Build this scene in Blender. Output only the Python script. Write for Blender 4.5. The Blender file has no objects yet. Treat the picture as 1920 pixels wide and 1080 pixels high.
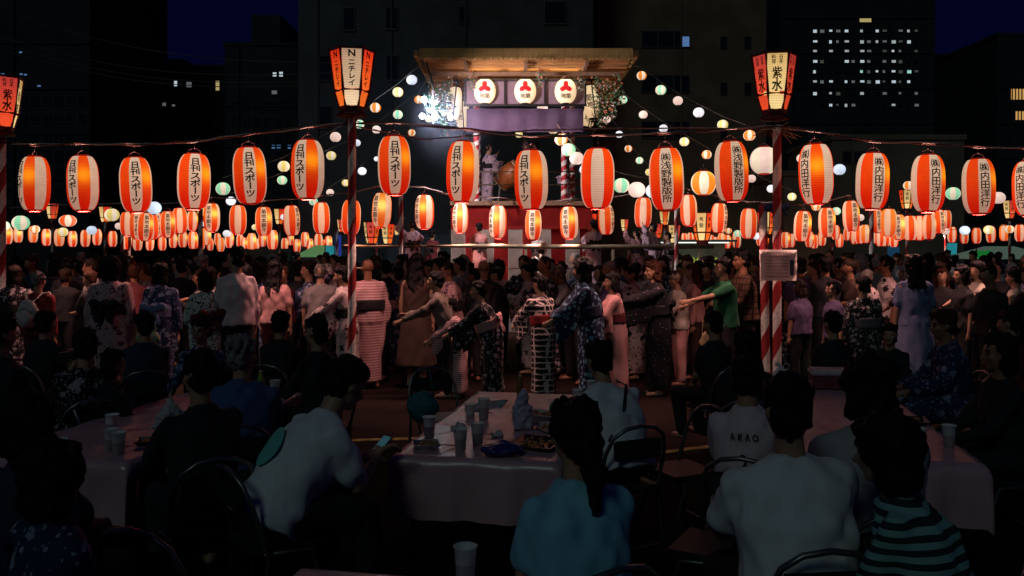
import bpy, bmesh, math, random
from mathutils import Vector, Matrix, noise
random.seed(7)
R = math.radians
SC = bpy.context.scene
COL = SC.collection
# ------------------------------------------------------------------ camera, world, exposure
F = 1600.0; HX = 960.0; HY = 457.0; EYE = 1.92
cam = bpy.data.objects.new('camera', bpy.data.cameras.new('camera')); COL.objects.link(cam)
cam.location = (0, 0, EYE); cam.rotation_euler = (R(90), 0, 0)
cam.data.sensor_width = 36; cam.data.lens = 36 * F / 1920; cam.data.shift_y = -(540 - HY) / 1920
cam.data.clip_start = 0.1; cam.data.clip_end = 600
SC.camera = cam
w = bpy.data.worlds.new('World'); SC.world = w; w.use_nodes = True
nt = w.node_tree; bgn = nt.nodes['Background']
sky = nt.nodes.new('ShaderNodeTexSky'); sky.sky_type = 'NISHITA'; sky.sun_disc = False
sky.sun_elevation = R(-5.0); sky.sun_rotation = R(200); sky.altitude = 50; sky.ozone_density = 4.0
hsv = nt.nodes.new('ShaderNodeMix'); hsv.data_type = 'RGBA'; hsv.blend_type = 'ADD'; hsv.inputs[0].default_value = 1.0
nt.links.new(sky.outputs[0], hsv.inputs[6]); hsv.inputs[7].default_value = (0.005, 0.009, 0.085, 1)   # clear deep blue of the city night
nt.links.new(hsv.outputs[2], bgn.inputs[0]); bgn.inputs[1].default_value = 0.15
# added dim cool sun standing in for an unseen lamp behind the camera
sl = bpy.data.lights.new('fill_sun', 'SUN'); sl.energy = 0.125; sl.angle = R(14.0); sl.color = (0.66, 0.98, 0.90)
so = bpy.data.objects.new('fill_sun', sl); COL.objects.link(so); so.rotation_euler = (R(52), 0, R(-24))
SC.view_settings.view_transform = 'Standard'; SC.view_settings.look = 'None'
SC.view_settings.exposure = 0.0; SC.view_settings.gamma = 1.0; SC.view_settings.use_curve_mapping = False
SC.cycles.use_denoising = True; SC.cycles.max_bounces = 5; SC.cycles.diffuse_bounces = 2
SC.cycles.sample_clamp_indirect = 4.0

def at(px, py, s):
    """the world point that photo pixel (px,py) shows where one metre measures s pixels"""
    return Vector(((px - HX) / s, F / s, EYE - (py - HY) / s))

# ------------------------------------------------------------------ materials
MATS = {}
def nodes(m):
    m.use_nodes = True; t = m.node_tree
    return t, t.nodes['Principled BSDF']
def mat(name, col, rough=0.7, emis=None, es=0.0, metal=0.0, var=0.25, nscale=8.0, bump=0.15, spec=0.4, trans=0.0, alpha=1.0):
    if name in MATS: return MATS[name]
    m = bpy.data.materials.new(name); MATS[name] = m; t, b = nodes(m)
    b.inputs['Roughness'].default_value = rough; b.inputs['Metallic'].default_value = metal
    b.inputs['Specular IOR Level'].default_value = spec
    b.inputs['Transmission Weight'].default_value = trans; b.inputs['Alpha'].default_value = alpha
    c = (*col, 1)
    if var > 0:
        tc = t.nodes.new('ShaderNodeTexCoord'); n = t.nodes.new('ShaderNodeTexNoise'); n.inputs['Scale'].default_value = nscale
        n.inputs['Detail'].default_value = 6; t.links.new(tc.outputs['Object'], n.inputs['Vector'])
        r = t.nodes.new('ShaderNodeValToRGB'); r.color_ramp.elements[0].position = 0.3; r.color_ramp.elements[1].position = 0.7
        r.color_ramp.elements[0].color = (*[x * (1 - var) for x in col], 1); r.color_ramp.elements[1].color = (*[min(1, x * (1 + var)) for x in col], 1)
        t.links.new(n.outputs['Fac'], r.inputs[0]); t.links.new(r.outputs[0], b.inputs['Base Color'])
        if bump:
            bu = t.nodes.new('ShaderNodeBump'); bu.inputs['Strength'].default_value = bump; bu.inputs['Distance'].default_value = 0.02
            t.links.new(n.outputs['Fac'], bu.inputs['Height']); t.links.new(bu.outputs[0], b.inputs['Normal'])
    else: b.inputs['Base Color'].default_value = c
    if emis:
        b.inputs['Emission Color'].default_value = (*emis, 1); b.inputs['Emission Strength'].default_value = es
    return m

def paper(name, base, low, high, hot, strength=1.0, z0=0.1, z1=0.7, bulb=(0.09, -0.09, 0.47), k=0.006, rad=False):
    """lantern paper: the glow is painted into the emission, hottest near the point bulb"""
    if name in MATS: return MATS[name]
    m = bpy.data.materials.new(name); MATS[name] = m; t, b = nodes(m); L = t.links
    b.inputs['Base Color'].default_value = (*base, 1); b.inputs['Roughness'].default_value = 0.6
    tc = t.nodes.new('ShaderNodeTexCoord'); sx = t.nodes.new('ShaderNodeSeparateXYZ'); L.new(tc.outputs['Object'], sx.inputs[0])
    mr = t.nodes.new('ShaderNodeMapRange'); mr.inputs[1].default_value = z0; mr.inputs[2].default_value = z1; L.new(sx.outputs[2], mr.inputs[0])
    cr = t.nodes.new('ShaderNodeValToRGB'); cr.color_ramp.elements[0].color = (*low, 1); cr.color_ramp.elements[1].color = (*high, 1); L.new(mr.outputs[0], cr.inputs[0])
    vd = t.nodes.new('ShaderNodeVectorMath'); vd.operation = 'DISTANCE'; L.new(tc.outputs['Object'], vd.inputs[0]); vd.inputs[1].default_value = bulb
    p = t.nodes.new('ShaderNodeMath'); p.operation = 'POWER'; L.new(vd.outputs['Value'], p.inputs[0]); p.inputs[1].default_value = 4; k = k * k * 3
    a = t.nodes.new('ShaderNodeMath'); a.operation = 'ADD'; L.new(p.outputs[0], a.inputs[0]); a.inputs[1].default_value = k
    d = t.nodes.new('ShaderNodeMath'); d.operation = 'DIVIDE'; d.inputs[0].default_value = k; L.new(a.outputs[0], d.inputs[1])
    p2 = t.nodes.new('ShaderNodeMath'); p2.operation = 'MULTIPLY'; L.new(d.outputs[0], p2.inputs[0]); p2.inputs[1].default_value = 1.25; p2.use_clamp = True
    mx = t.nodes.new('ShaderNodeMix'); mx.data_type = 'RGBA'; L.new(p2.outputs[0], mx.inputs[0]); L.new(cr.outputs[0], mx.inputs[6]); mx.inputs[7].default_value = (*hot, 1)
    n = t.nodes.new('ShaderNodeTexNoise'); n.inputs['Scale'].default_value = 9; n.inputs['Detail'].default_value = 5; L.new(tc.outputs['Object'], n.inputs['Vector'])
    nm = t.nodes.new('ShaderNodeMapRange'); nm.inputs[3].default_value = 0.8 * strength; nm.inputs[4].default_value = 1.2 * strength; L.new(n.outputs['Fac'], nm.inputs[0])
    # hoops are painted into the glow as darker lines; its strength varies per lamp
    hz_ = t.nodes.new('ShaderNodeMath'); hz_.operation = 'SINE'; hm = t.nodes.new('ShaderNodeMath'); hm.operation = 'MULTIPLY'; hm.inputs[1].default_value = 211.0; L.new(sx.outputs[2], hm.inputs[0]); L.new(hm.outputs[0], hz_.inputs[0])
    hr = t.nodes.new('ShaderNodeMapRange'); hr.inputs[1].default_value = -1; hr.inputs[2].default_value = -.2; hr.inputs[3].default_value = .74; hr.inputs[4].default_value = 1.0; L.new(hz_.outputs[0], hr.inputs[0])
    oi = t.nodes.new('ShaderNodeObjectInfo'); orr = t.nodes.new('ShaderNodeMapRange'); orr.inputs[3].default_value = .80; orr.inputs[4].default_value = 1.12; L.new(oi.outputs['Random'], orr.inputs[0])
    m1_ = t.nodes.new('ShaderNodeMath'); m1_.operation = 'MULTIPLY'; L.new(nm.outputs[0], m1_.inputs[0]); L.new(hr.outputs[0], m1_.inputs[1])
    m2_ = t.nodes.new('ShaderNodeMath'); m2_.operation = 'MULTIPLY'; L.new(m1_.outputs[0], m2_.inputs[0]); L.new(orr.outputs[0], m2_.inputs[1])
    L.new(mx.outputs[2], b.inputs['Emission Color']); L.new(m2_.outputs[0], b.inputs['Emission Strength'])
    return m

# ------------------------------------------------------------------ mesh helpers
def new_obj(name, data, parent=None, loc=None, rotz=None):
    o = bpy.data.objects.new(name, data); COL.objects.link(o)
    if parent is not None: o.parent = parent
    if loc is not None: o.location = loc
    if rotz is not None: o.rotation_euler = (0, 0, rotz)
    return o
def bm_mesh(bm, name, mats, smooth=True):
    me = bpy.data.meshes.new(name); bmesh.ops.recalc_face_normals(bm, faces=bm.faces[:]); bm.to_mesh(me); bm.free()
    for m in (mats if isinstance(mats, (list, tuple)) else [mats]): me.materials.append(m)
    if smooth: me.shade_smooth() if hasattr(me, 'shade_smooth') else None
    return me
def tag(o, label=None, cat=None, group=None, kind=None):
    if label: o['label'] = label
    if cat: o['category'] = cat
    if group: o['group'] = group
    if kind: o['kind'] = kind
    return o
def thing(name, label, cat, loc=(0, 0, 0), rotz=0.0, group=None):
    return tag(new_obj(name, None, None, loc, rotz), label, cat, group)
def copy_tree(o, parent=None):
    c = o.copy(); COL.objects.link(c)
    if parent is not None: c.parent = parent
    for ch in list(o.children): copy_tree(ch, c)
    return c
def box(bm, c, s, mi=0, rot=None):
    vs = []
    for dx in (-.5, .5):
        for dy in (-.5, .5):
            for dz in (-.5, .5):
                v = Vector((dx * s[0], dy * s[1], dz * s[2]))
                if rot is not None: v = rot @ v
                vs.append(bm.verts.new(v + Vector(c)))
    for q in ((0, 1, 3, 2), (4, 6, 7, 5), (0, 4, 5, 1), (2, 3, 7, 6), (0, 2, 6, 4), (1, 5, 7, 3)):
        f = bm.faces.new([vs[i] for i in q]); f.material_index = mi
def box_obj(name, c, s, m, parent=None, rot=None, bevel=0.0):
    bm = bmesh.new(); box(bm, (0, 0, 0), s, 0, rot)
    if bevel: bmesh.ops.bevel(bm, geom=bm.edges[:], offset=bevel, segments=2, affect='EDGES')
    o = new_obj(name, bm_mesh(bm, name, m, False), parent, c); return o
def frame_of(d):
    d = d.normalized(); a = Vector((0, 0, 1)) if abs(d.z) < 0.9 else Vector((1, 0, 0))
    u = d.cross(a).normalized(); return u, u.cross(d).normalized()
def loft(bm, rings, n=12, mi=0, cap=True):
    """rings: (centre, u, v) radius vectors"""
    rows = []
    for c, u, v in rings:
        rows.append([bm.verts.new(c + u * math.cos(2 * math.pi * i / n) + v * math.sin(2 * math.pi * i / n)) for i in range(n)])
    for a, b in zip(rows, rows[1:]):
        for i in range(n):
            f = bm.faces.new((a[i], a[(i + 1) % n], b[(i + 1) % n], b[i])); f.material_index = mi
    if cap:
        for row in (rows[0][::-1], rows[-1]):
            f = bm.faces.new(row); f.material_index = mi
    return rows
def capsule(bm, a, b, ra, rb, n=10, flat=1.0, side=None, mi=0):
    a = Vector(a); b = Vector(b); d = (b - a)
    if d.length < 1e-6: d = Vector((0, 0, 1e-4))
    d.normalize()
    if side is not None:
        u = (side - d * side.dot(d)).normalized(); v = d.cross(u)
    else: u, v = frame_of(d)
    v = v * flat
    rings = []
    for t in (-80, -45, 0): rings.append((a + d * ra * math.sin(R(t)), u * ra * math.cos(R(t)), v * ra * math.cos(R(t))))
    for t in (0, 45, 80): rings.append((b + d * rb * math.sin(R(t)), u * rb * math.cos(R(t)), v * rb * math.cos(R(t))))
    loft(bm, rings, n, mi)
def ellip(bm, c, f, u, r, n=12, mi=0):
    """ellipsoid: f forward axis, u up axis, r=(side, forward, up)"""
    s = f.cross(u).normalized(); c = Vector(c)
    rings = []
    for t in (-82, -60, -35, -12, 12, 35, 60, 82):
        rings.append((c + u * r[2] * math.sin(R(t)), s * r[0] * math.cos(R(t)), f * r[1] * math.cos(R(t))))
    loft(bm, rings, n, mi)
def tube(bm, pts, r, n=6, mi=0):
    pts = [Vector(p) for p in pts]; rings = []
    for i, p in enumerate(pts):
        d = (pts[min(i + 1, len(pts) - 1)] - pts[max(i - 1, 0)])
        u, v = frame_of(d); rr = r[i] if isinstance(r, (list, tuple)) else r
        if rings:   # keep frames aligned
            pu = rings[-1][1].normalized(); dn = d.normalized(); u = (pu - dn * pu.dot(dn)).normalized(); v = dn.cross(u)
        rings.append((p, u * rr, v * rr))
    loft(bm, rings, n, mi)
def cyl(bm, c, r0, r1, h, n=16, mi=0):
    c = Vector(c); loft(bm, [(c, Vector((r0, 0, 0)), Vector((0, r0, 0))), (c + Vector((0, 0, h)), Vector((r1, 0, 0)), Vector((0, r1, 0)))], n, mi)

# ------------------------------------------------------------------ lettering
GLY = {}
TMP = bpy.data.scenes.new('workbench')   # shapes are evaluated in a small scene of their own, removed at the end
def evaluated(o):
    TMP.collection.objects.link(o); vl = TMP.view_layers[0]; vl.update(); m = bpy.data.meshes.new_from_object(o.evaluated_get(vl.depsgraph)); return m
def glyph(ch):
    if ch not in GLY:
        c = bpy.data.curves.new('glyph', 'FONT'); c.body = ch; c.resolution_u = 3; c.align_x = 'CENTER'; c.offset = 0.030 if ch in '日刊スポーツNニチレイ水' else 0.006
        o = bpy.data.objects.new('glyph', c); m = evaluated(o)
        vs = [(v.co.x, v.co.y - 0.38) for v in m.vertices]; fs = [tuple(p.vertices) for p in m.polygons]
        if ch not in '日刊スポーツNニチレイ水':   # dense characters are thickened by a brush width instead
            n0 = len(vs); vs = vs + [(x + .022, y) for x, y in vs] + [(x, y + .018) for x, y in vs]; fs = fs + [tuple(i + n0 * q for i in f) for q in (1, 2) for f in fs]
        if ch == 'ー': vs = [(y, x) for x, y in vs]; fs = [f[::-1] for f in fs]
        bpy.data.objects.remove(o); bpy.data.curves.remove(c); bpy.data.meshes.remove(m)
        GLY[ch] = (vs, fs)
    return GLY[ch]
def text_bm(s, width, height, stretch=1.0, horizontal=False):
    """a flat column (or row) of glyphs in x/z, centred"""
    bm = bmesh.new(); n = len(s)
    for i, ch in enumerate(s):
        if ch == ' ': continue
        vs, fs = glyph(ch)
        if horizontal: cx = (-0.5 + (i + 0.5) / n) * width; cz = 0; sx = width / n / 0.98; sz = height / 0.98
        else: cx = 0; cz = (0.5 - (i + 0.5) / n) * height; sx = width / 0.95; sz = height / n / 0.95
        bv = [bm.verts.new((cx + x * sx, 0, cz + y * sz)) for x, y in vs]
        for f in fs:
            try: bm.faces.new([bv[k] for k in f])
            except ValueError: pass
    return bm
def slice_bm(bm, xs, zs):
    for x in xs: bmesh.ops.bisect_plane(bm, geom=bm.verts[:] + bm.edges[:] + bm.faces[:], plane_co=(x, 0, 0), plane_no=(1, 0, 0))
    for z in zs: bmesh.ops.bisect_plane(bm, geom=bm.verts[:] + bm.edges[:] + bm.faces[:], plane_co=(0, 0, z), plane_no=(0, 0, 1))

INK = mat('ink', (0.012, 0.01, 0.012), 0.6, var=0)
ROPE = mat('dark_red_rope', (0.16, 0.07, 0.06), 0.85, nscale=60, var=0.6)
ROPE2 = mat('pale_rope', (0.42, 0.36, 0.32), 0.85, nscale=60, var=0.5)
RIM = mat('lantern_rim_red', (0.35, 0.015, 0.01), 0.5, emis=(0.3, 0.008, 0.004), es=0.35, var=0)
WIRE = mat('wire', (0.12, 0.08, 0.08), 0.5, var=0)
REDP = mat('pole_red', (0.34, 0.025, 0.03), 0.6, nscale=20); WHP = mat('pole_white', (0.78, 0.72, 0.66), 0.6, nscale=20)
BLK = mat('black_paint', (0.012, 0.012, 0.013), 0.5, var=0)
ORANGE = paper('paper_orange', (0.5, 0.07, 0.012), (0.60, 0.006, 0.001), (0.94, 0.056, 0.003), (1.4, 0.36, 0.008))
WHITE = paper('paper_white', (0.6, 0.52, 0.42), (0.48, 0.25, 0.17), (0.70, 0.46, 0.31), (1.05, 0.66, 0.34), k=0.003)
ORANGE_B = paper('paper_orange_far', (0.8, 0.15, 0.03), (0.66, 0.010, 0.002), (1.0, 0.085, 0.006), (1.9, 0.80, 0.10), 1.0, k=0.006)
WHITE_B = paper('paper_white_far', (0.8, 0.72, 0.6), (0.72, 0.30, 0.18), (0.95, 0.52, 0.30), (1.6, 1.0, 0.5), 1.0, k=0.005)
AMBER_B = paper('paper_amber_far', (0.8, 0.35, 0.05), (0.85, 0.07, 0.006), (1.05, 0.22, 0.02), (1.9, 1.0, 0.2), 1.0, k=0.008)

def lantern_r(z, H=0.75, Rr=0.2, re=0.088):
    u = abs(2 * z / H - 1); return re + (Rr - re) * max(0.0, 1 - u ** 3.1) ** 0.62
def lantern_shell(H=0.75, Rr=0.2, re=0.088, ribs=24, mats=None, panels=8, sub=3, per=6, z_in=0.018):
    bm = bmesh.new(); rows = []; n = panels * per
    for i in range(ribs * sub + 1):
        z = z_in + (H - 2 * z_in) * i / (ribs * sub)
        r = lantern_r(z, H, Rr, re) * (1 + 0.018 * (math.sin(math.pi * (i % sub) / sub)))
        rows.append([bm.verts.new((r * math.sin(2 * math.pi * (j - per / 2) / n), -r * math.cos(2 * math.pi * (j - per / 2) / n), z)) for j in range(n)])
    for i_, zz in ((0, z_in), (len(rows), H - z_in)):   # the paper turns in to the rims
        rows.insert(i_ + (1 if i_ else 0), [bm.verts.new((re * math.sin(2 * math.pi * (j - per / 2) / n), -re * math.cos(2 * math.pi * (j - per / 2) / n), zz)) for j in range(n)])
    for a, b in zip(rows, rows[1:]):
        for j in range(n):
            f = bm.faces.new((a[j], a[(j + 1) % n], b[(j + 1) % n], b[j])); f.material_index = 1 if (j // per) % 2 == 0 else 0
    return bm_mesh(bm, 'paper_shell', mats)
def ring_mesh(r, h, z, name):
    bm = bmesh.new(); X = Vector((1, 0, 0)); Y = Vector((0, 1, 0))
    rows = [[bm.verts.new((q * math.cos(2 * math.pi * j / 20), q * math.sin(2 * math.pi * j / 20), zz)) for j in range(20)] for q, zz in ((r, z), (r, z + h), (r * .86, z + h), (r * .86, z))]
    for a, b in zip(rows, rows[1:] + rows[:1]):
        for j in range(20): bm.faces.new((a[j], a[(j + 1) % 20], b[(j + 1) % 20], b[j]))
    return bm_mesh(bm, name, RIM, False)
def handle_mesh(z, r, h):
    bm = bmesh.new()
    tube(bm, [(-r, 0, z), (-r * .9, 0, z + h * .55), (-r * .3, 0, z + h * .95), (0, 0, z + h), (r * .3, 0, z + h * .95), (r * .9, 0, z + h * .55), (r, 0, z)], 0.0035, 5)
    tube(bm, [(0, 0, z + h - .01), (0.004, 0, z + h + .05), (0, 0, z + h + 0.085)], 0.006, 5)
    return bm_mesh(bm, 'handle', WIRE)
TXT = {}
def wrap_text(s, H=0.75, Rr=0.2, re=0.088, width=0.118, zc=0.385, height=0.58):
    key = (s, H)
    if key in TXT: return TXT[key]
    bm = text_bm(s, width, height)
    slice_bm(bm, [-.04, -.02, 0, .02, .04], [-height / 2 + height * i / 12 for i in range(1, 12)])
    for v in bm.verts:
        z = v.co.z + zc; r = lantern_r(z, H, Rr, re) * 1.012 + 0.0025; a = v.co.x / Rr
        v.co = Vector((r * math.sin(a), -r * math.cos(a), z))
    me = bpy.data.meshes.new('lettering'); bm.to_mesh(me); bm.free(); me.materials.append(INK); TXT[key] = me
    return me
SHELL = lantern_shell(mats=[ORANGE, WHITE])
TOPR = ring_mesh(0.092, 0.03, 0.725, 'top_ring'); BOTR = ring_mesh(0.092, 0.03, -0.005, 'bottom_ring'); HAND = handle_mesh(0.745, 0.08, 0.075)

def ordinal(i):
    names = ['first', 'second', 'third', 'fourth', 'fifth', 'sixth', 'seventh', 'eighth', 'ninth', 'tenth', 'eleventh', 'twelfth', 'thirteenth', 'fourteenth', 'fifteenth', 'sixteenth', 'seventeenth', 'eighteenth', 'nineteenth']
    if i < 19: return names[i]
    tens = {2: 'twent', 3: 'thirt', 4: 'fort', 5: 'fift', 6: 'sixt', 7: 'sevent', 8: 'eight', 9: 'ninet'}
    n = i + 1; t, u = divmod(n, 10)
    return tens[t] + 'ieth' if u == 0 else tens[t] + 'y-' + names[u - 1]

def bulb_light(t, power, z=0.085):
    """the bulb inside the open bottomed lantern"""
    l = bpy.data.lights.new('bulb', 'POINT'); l.energy = power; l.color = (1.0, 0.50, 0.42); l.shadow_soft_size = 0.03
    o = bpy.data.objects.new('bulb', l); COL.objects.link(o); o.parent = t; o.location = (0, 0, z)
def striped_lantern(x, yt, yb, phi, text, label, group, shells, name='paper_lantern', power=0):
    s = s0 = (yb - yt) / 0.75
    if 840 < x < 1125 and s < 85: s = 86
    p = at(x, yb, s)
    t = thing(name, label, 'lantern', p, R(phi) + math.atan2(-p.x, p.y), group)
    new_obj('paper_shell', shells, t); new_obj('top_ring', TOPR, t); new_obj('bottom_ring', BOTR, t); new_obj('handle', HAND, t)
    if text:
        new_obj('lettering', wrap_text(text), t)
        new_obj('lettering', wrap_text(text), t, rotz=math.pi)
    if s != s0: t.scale = (s0 / s,) * 3
    if power: bulb_light(t, power)
    t.rotation_euler[0] = R(random.uniform(-2.5, 2.5)); t.rotation_euler[1] = R(random.uniform(-3, 3)); k_ = t.scale[0]; t.scale = (k_ * random.uniform(.95, 1.04), k_ * random.uniform(.95, 1.04), k_ * random.uniform(.98, 1.02))
    return t

NIK = '日刊スポーツ'; ASA = '㈱浅野製版所'; UCH = '㈱内田洋行'
near = [(65,293,396,-68,NIK),(157,291,396,-42,NIK),(257,293,399,0,NIK),(363,287,393,5,NIK),(471,274,383,0,NIK),(577,262,374,-30,NIK),
 (740,253,366,3,NIK),(866,265,380,-25,NIK),(997,280,394,-26,NIK),(1120,277,392,90,''),(1252,275,395,0,ASA),(1374,265,378,24,ASA),
 (1532,270,384,-40,UCH),(1634,287,393,24,UCH),(1740,291,398,27,UCH),(1836,297,402,24,UCH),(1930,300,405,-30,UCH)]
seen = ['writing just hidden round its left side', 'writing turned to its left', 'writing facing front', 'writing facing front', 'writing facing front', 'writing turned to its left',
 'writing facing front', 'writing turned to its left', 'writing turned to its left', 'a blank white stripe in front', 'writing facing front', 'writing turned to its right',
 'writing turned to its left', 'writing turned to its right', 'writing turned to its right', 'writing turned to its right', 'cut by the right picture edge']
near_tops = []; NEAR_W = 60.0; MID_W = 48.0
for i, (x, a, b, phi, tx) in enumerate(near):
    striped_lantern(x, a, b, phi, tx, 'large striped lantern, %s on nearest rope, %s' % (ordinal(i), seen[i]),
        'large striped lanterns on the nearest rope', SHELL, power=NEAR_W)
    near_tops.append(at(x, a, (b - a) / 0.75) + Vector((0, 0, 0.155)))
MIDTX = '築地本願寺'
midr = [(397,381,435,-25,1),(446,384,440,90,0),(495,387,442,0,1),(548,385,442,50,1),(603,379,438,90,0),(657,375,440,90,0),(714,362,427,-45,2),(796,364,430,-55,1),(863,380,437,-50,1),(933,384,447,-55,1),(1000,392,450,-10,1),(1068,387,448,-25,1),(1137,383,440,58,1),(1205,370,427,90,0),(1292,366,424,75,0),(1347,380,437,58,1),(1403,390,448,90,0),(1503,396,453,20,1),(1551,388,445,25,1),(1597,377,434,30,1)]
SHELL_M = lantern_shell(mats=[ORANGE_B, WHITE_B], ribs=16, sub=2, per=4)
SHELL_A = lantern_shell(mats=[AMBER_B, WHITE_B], ribs=16, sub=2, per=4)
mid_tops = []
for i, (x, a, b, phi, k) in enumerate(midr):
    striped_lantern(x, a, b, phi, MIDTX if k else '', 'middle sized striped lantern, %s from left along the second rope' % ordinal(i), 'striped lanterns on the second rope', SHELL_A if k == 2 else SHELL_M, power=MID_W)
    mid_tops.append(at(x, a, (b - a) / 0.75) + Vector((0, 0, 0.155)))
lc = [(239,397,443,90,0),(257,400,449,0,1),(271,399,452,10,1),(284,400,450,90,0),(297,400,445,0,1),(315,396,446,0,1),(338,390,438,90,0),(360,396,433,30,0)]
for i, (x, a, b, phi, k) in enumerate(lc):
    striped_lantern(x, a, b, phi, MIDTX if k else '', 'striped lantern, %s from left in the crowded cluster left of the second rope' % ordinal(i), 'striped lanterns in the left cluster', SHELL_M, power=MID_W)
rc = [(1645,392,437,20,1,0),(1666,392,444,80,0,2),(1685,402,450,0,1,2),(1706,404,451,60,0,0),(1724,405,451,90,0,0),(1742,402,449,45,0,0),(1761,393,438,40,1,0),(1773,394,430,80,0,0)]
for i, (x, a, b, phi, k, c) in enumerate(rc):
    striped_lantern(x, a, b, phi, MIDTX if k else '', 'striped lantern, %s from left in the crowded cluster right of the second rope' % ordinal(i), 'striped lanterns in the right cluster', SHELL_A if c == 2 else SHELL_M, power=MID_W)
farl = [(14,427,458),(34,428,455),(62,427,455),(87,432,461),(111,432,462),(136,436,463),(160,434,463),(182,432,460),(211,436,463),
 (238,440,468),(258,440,470),(281,445,470),(304,445,470),(325,440,465),(343,436,464),(362,437,467),(377,444,468),(387,430,460),(394,450,470),(408,440,460),(414,448,472),(430,437,465),(450,442,464),(459,448,471),(472,440,468),(481,450,468),(492,438,463),(511,434,468),(534,449,471),(545,440,460),(557,451,474),(572,438,463),(581,450,471),(597,441,468),(605,452,473),(616,445,468),(645,443,462),(672,442,462),
 (1250,444,462),(1283,440,459),(1294,439,459),(1305,441,460),(1333,443,463),(1342,447,465),(1353,440,464),(1364,443,466),(1381,437,465),(1405,450,467),(1425,438,461),(1434,434,460),(1452,448,462),(1473,438,465),(1484,441,464),(1496,447,466),(1506,453,467),(1518,437,464),(1527,443,466),(1541,436,461),(1551,448,468),(1567,425,450),(1574,441,464),(1588,430,451),(1602,435,458),(1612,426,457),(1622,424,456),(1638,430,457),(1650,434,462),(1661,436,462),(1676,437,464),(1698,446,464),(1726,448,465),(1755,437,457),(1785,428,455),(1808,433,457),(1831,430,457),(1858,427,455),(1883,424,452),(1912,423,453)]
SHELL_F = lantern_shell(mats=[ORANGE_B, WHITE_B], ribs=8, sub=1, per=2); SHELL_FA = lantern_shell(mats=[AMBER_B, WHITE_B], ribs=8, sub=1, per=2)
for i, (x, a, b) in enumerate(farl):
    s = (b - a + 3) / 0.75; p = at(x, b, s)
    t = thing('paper_lantern', 'small glowing striped lantern, %s from left in the farthest row' % ordinal(i), 'lantern', p, R(random.choice([0, 45, 90, 20, 70])), 'small striped lanterns in the farthest row')
    new_obj('paper_shell', SHELL_FA if random.random() < .25 else SHELL_F, t); new_obj('top_ring', TOPR, t); new_obj('bottom_ring', BOTR, t)

# ------------------------------------------------------------------ ropes and poles
def rope(pts, label, cat='rope', r=0.011, name='festoon_rope', twist=True, m1=ROPE, m2=ROPE2, seg=10, parts=False):
    """two loosely twisted strands through the points"""
    P = []
    for a, b in zip(pts, pts[1:]):
        n = max(2, int((b - a).length / 0.12))
        for i in range(n): P.append(a.lerp(b, i / n))
    P.append(pts[-1])
    bm = bmesh.new()
    for k in (0, 1) if twist else (0,):
        Q = []
        for i, p in enumerate(P):
            d = P[min(i + 1, len(P) - 1)] - P[max(i - 1, 0)]; u, v = frame_of(d); a = i * 0.55 + k * math.pi
            o = (u * math.cos(a) + v * math.sin(a)) * r * 0.95 if twist else Vector()
            Q.append(p + o + Vector((0, 0, random.uniform(-.006, .006))) * (1 if twist else 0))
        tube(bm, Q, r, 5, k)
    o = new_obj(name, bm_mesh(bm, name, [m1, m2])); tag(o, label, cat); return o
P1 = at(660, 231, 150); P0 = at(4, 268, 130); P2 = at(1455, 237, 150); P3 = at(1990, 280, 135)
rope([P0] + near_tops[:6] + [P1], 'twisted rope carrying six lanterns between the left edge pole and the pole left of centre')
rope([P1] + near_tops[6:12] + [P2], 'twisted rope carrying six lanterns across the front of the stage')
rope([P2] + near_tops[12:] + [P3], 'twisted rope carrying lanterns from the sign pole to the right edge')
rope([at(660, 236, 149), at(800, 262, 140), at(1000, 244, 130), at(1200, 240, 140), at(1455, 241, 149)], 'thin second line strung above the front lanterns', r=0.006)
rope([at(372, 380, 87)] + mid_tops[:8] + [at(830, 362, 88)], 'left half of the second lantern rope, behind the front one', r=0.012)
rope([at(830, 362, 88)] + mid_tops[8:13] + [at(1268, 352, 85)] + mid_tops[14:17] + [at(1455, 380, 86)] + mid_tops[17:], 'right half of the second lantern rope, passing the stage', r=0.012)
rope([at(0, 390, 90), at(150, 383, 90), at(372, 380, 87)], 'bare rope running left behind the front lanterns', r=0.009)
rope([at(0, 418, 60), at(120, 425, 60), at(240, 432, 60)], 'thin rope of the farthest lanterns on the left', r=0.01, twist=False)
rope([at(1775, 432, 60), at(1850, 424, 60), at(1935, 420, 60)], 'thin rope of the farthest lanterns on the right', r=0.01, twist=False)

def pole_mesh(r, h, turns, n=14):
    bm = bmesh.new(); rows = []; k = max(6, int(turns * 14))
    for i in range(k + 1):
        z = h * i / k; tw = 2 * math.pi * turns * i / k
        rows.append([bm.verts.new((r * math.cos(2 * math.pi * j / n + tw), r * math.sin(2 * math.pi * j / n + tw), z)) for j in range(n)])
    for a, b in zip(rows, rows[1:]):
        for j in range(n):
            f = bm.faces.new((a[j], a[(j + 1) % n], b[(j + 1) % n], b[j])); f.material_index = 0 if j < n // 2 else 1
    bm.faces.new(rows[0][::-1]); bm.faces.new(rows[-1])
    return bm_mesh(bm, 'shaft', [REDP, WHP])
def pole(x, ytop, s, label, r=0.05, turn=0.30, lean=0.0, ybot=None, group=None):
    p = at(x, ytop, s); z0 = 0.0
    me = pole_mesh(r, p.z - z0, (p.z - z0) / turn * 0.5)
    t = thing('striped_pole', label, 'pole', (p.x, p.y, z0), random.random() * 6, group)
    new_obj('shaft', me, t)
    bm = bmesh.new(); cyl(bm, (0, 0, 0), r * 2.4, r * 2.0, 0.05); new_obj('base', bm_mesh(bm, 'base', BLK, False), t)
    t.rotation_euler[1] = R(lean); return t
pole(4, 262, 130, 'thick red and white barber striped pole at the left picture edge', 0.052)
pole(660, 218, 150, 'tall red and white striped pole left of centre, in front of the stage', 0.052)
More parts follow.
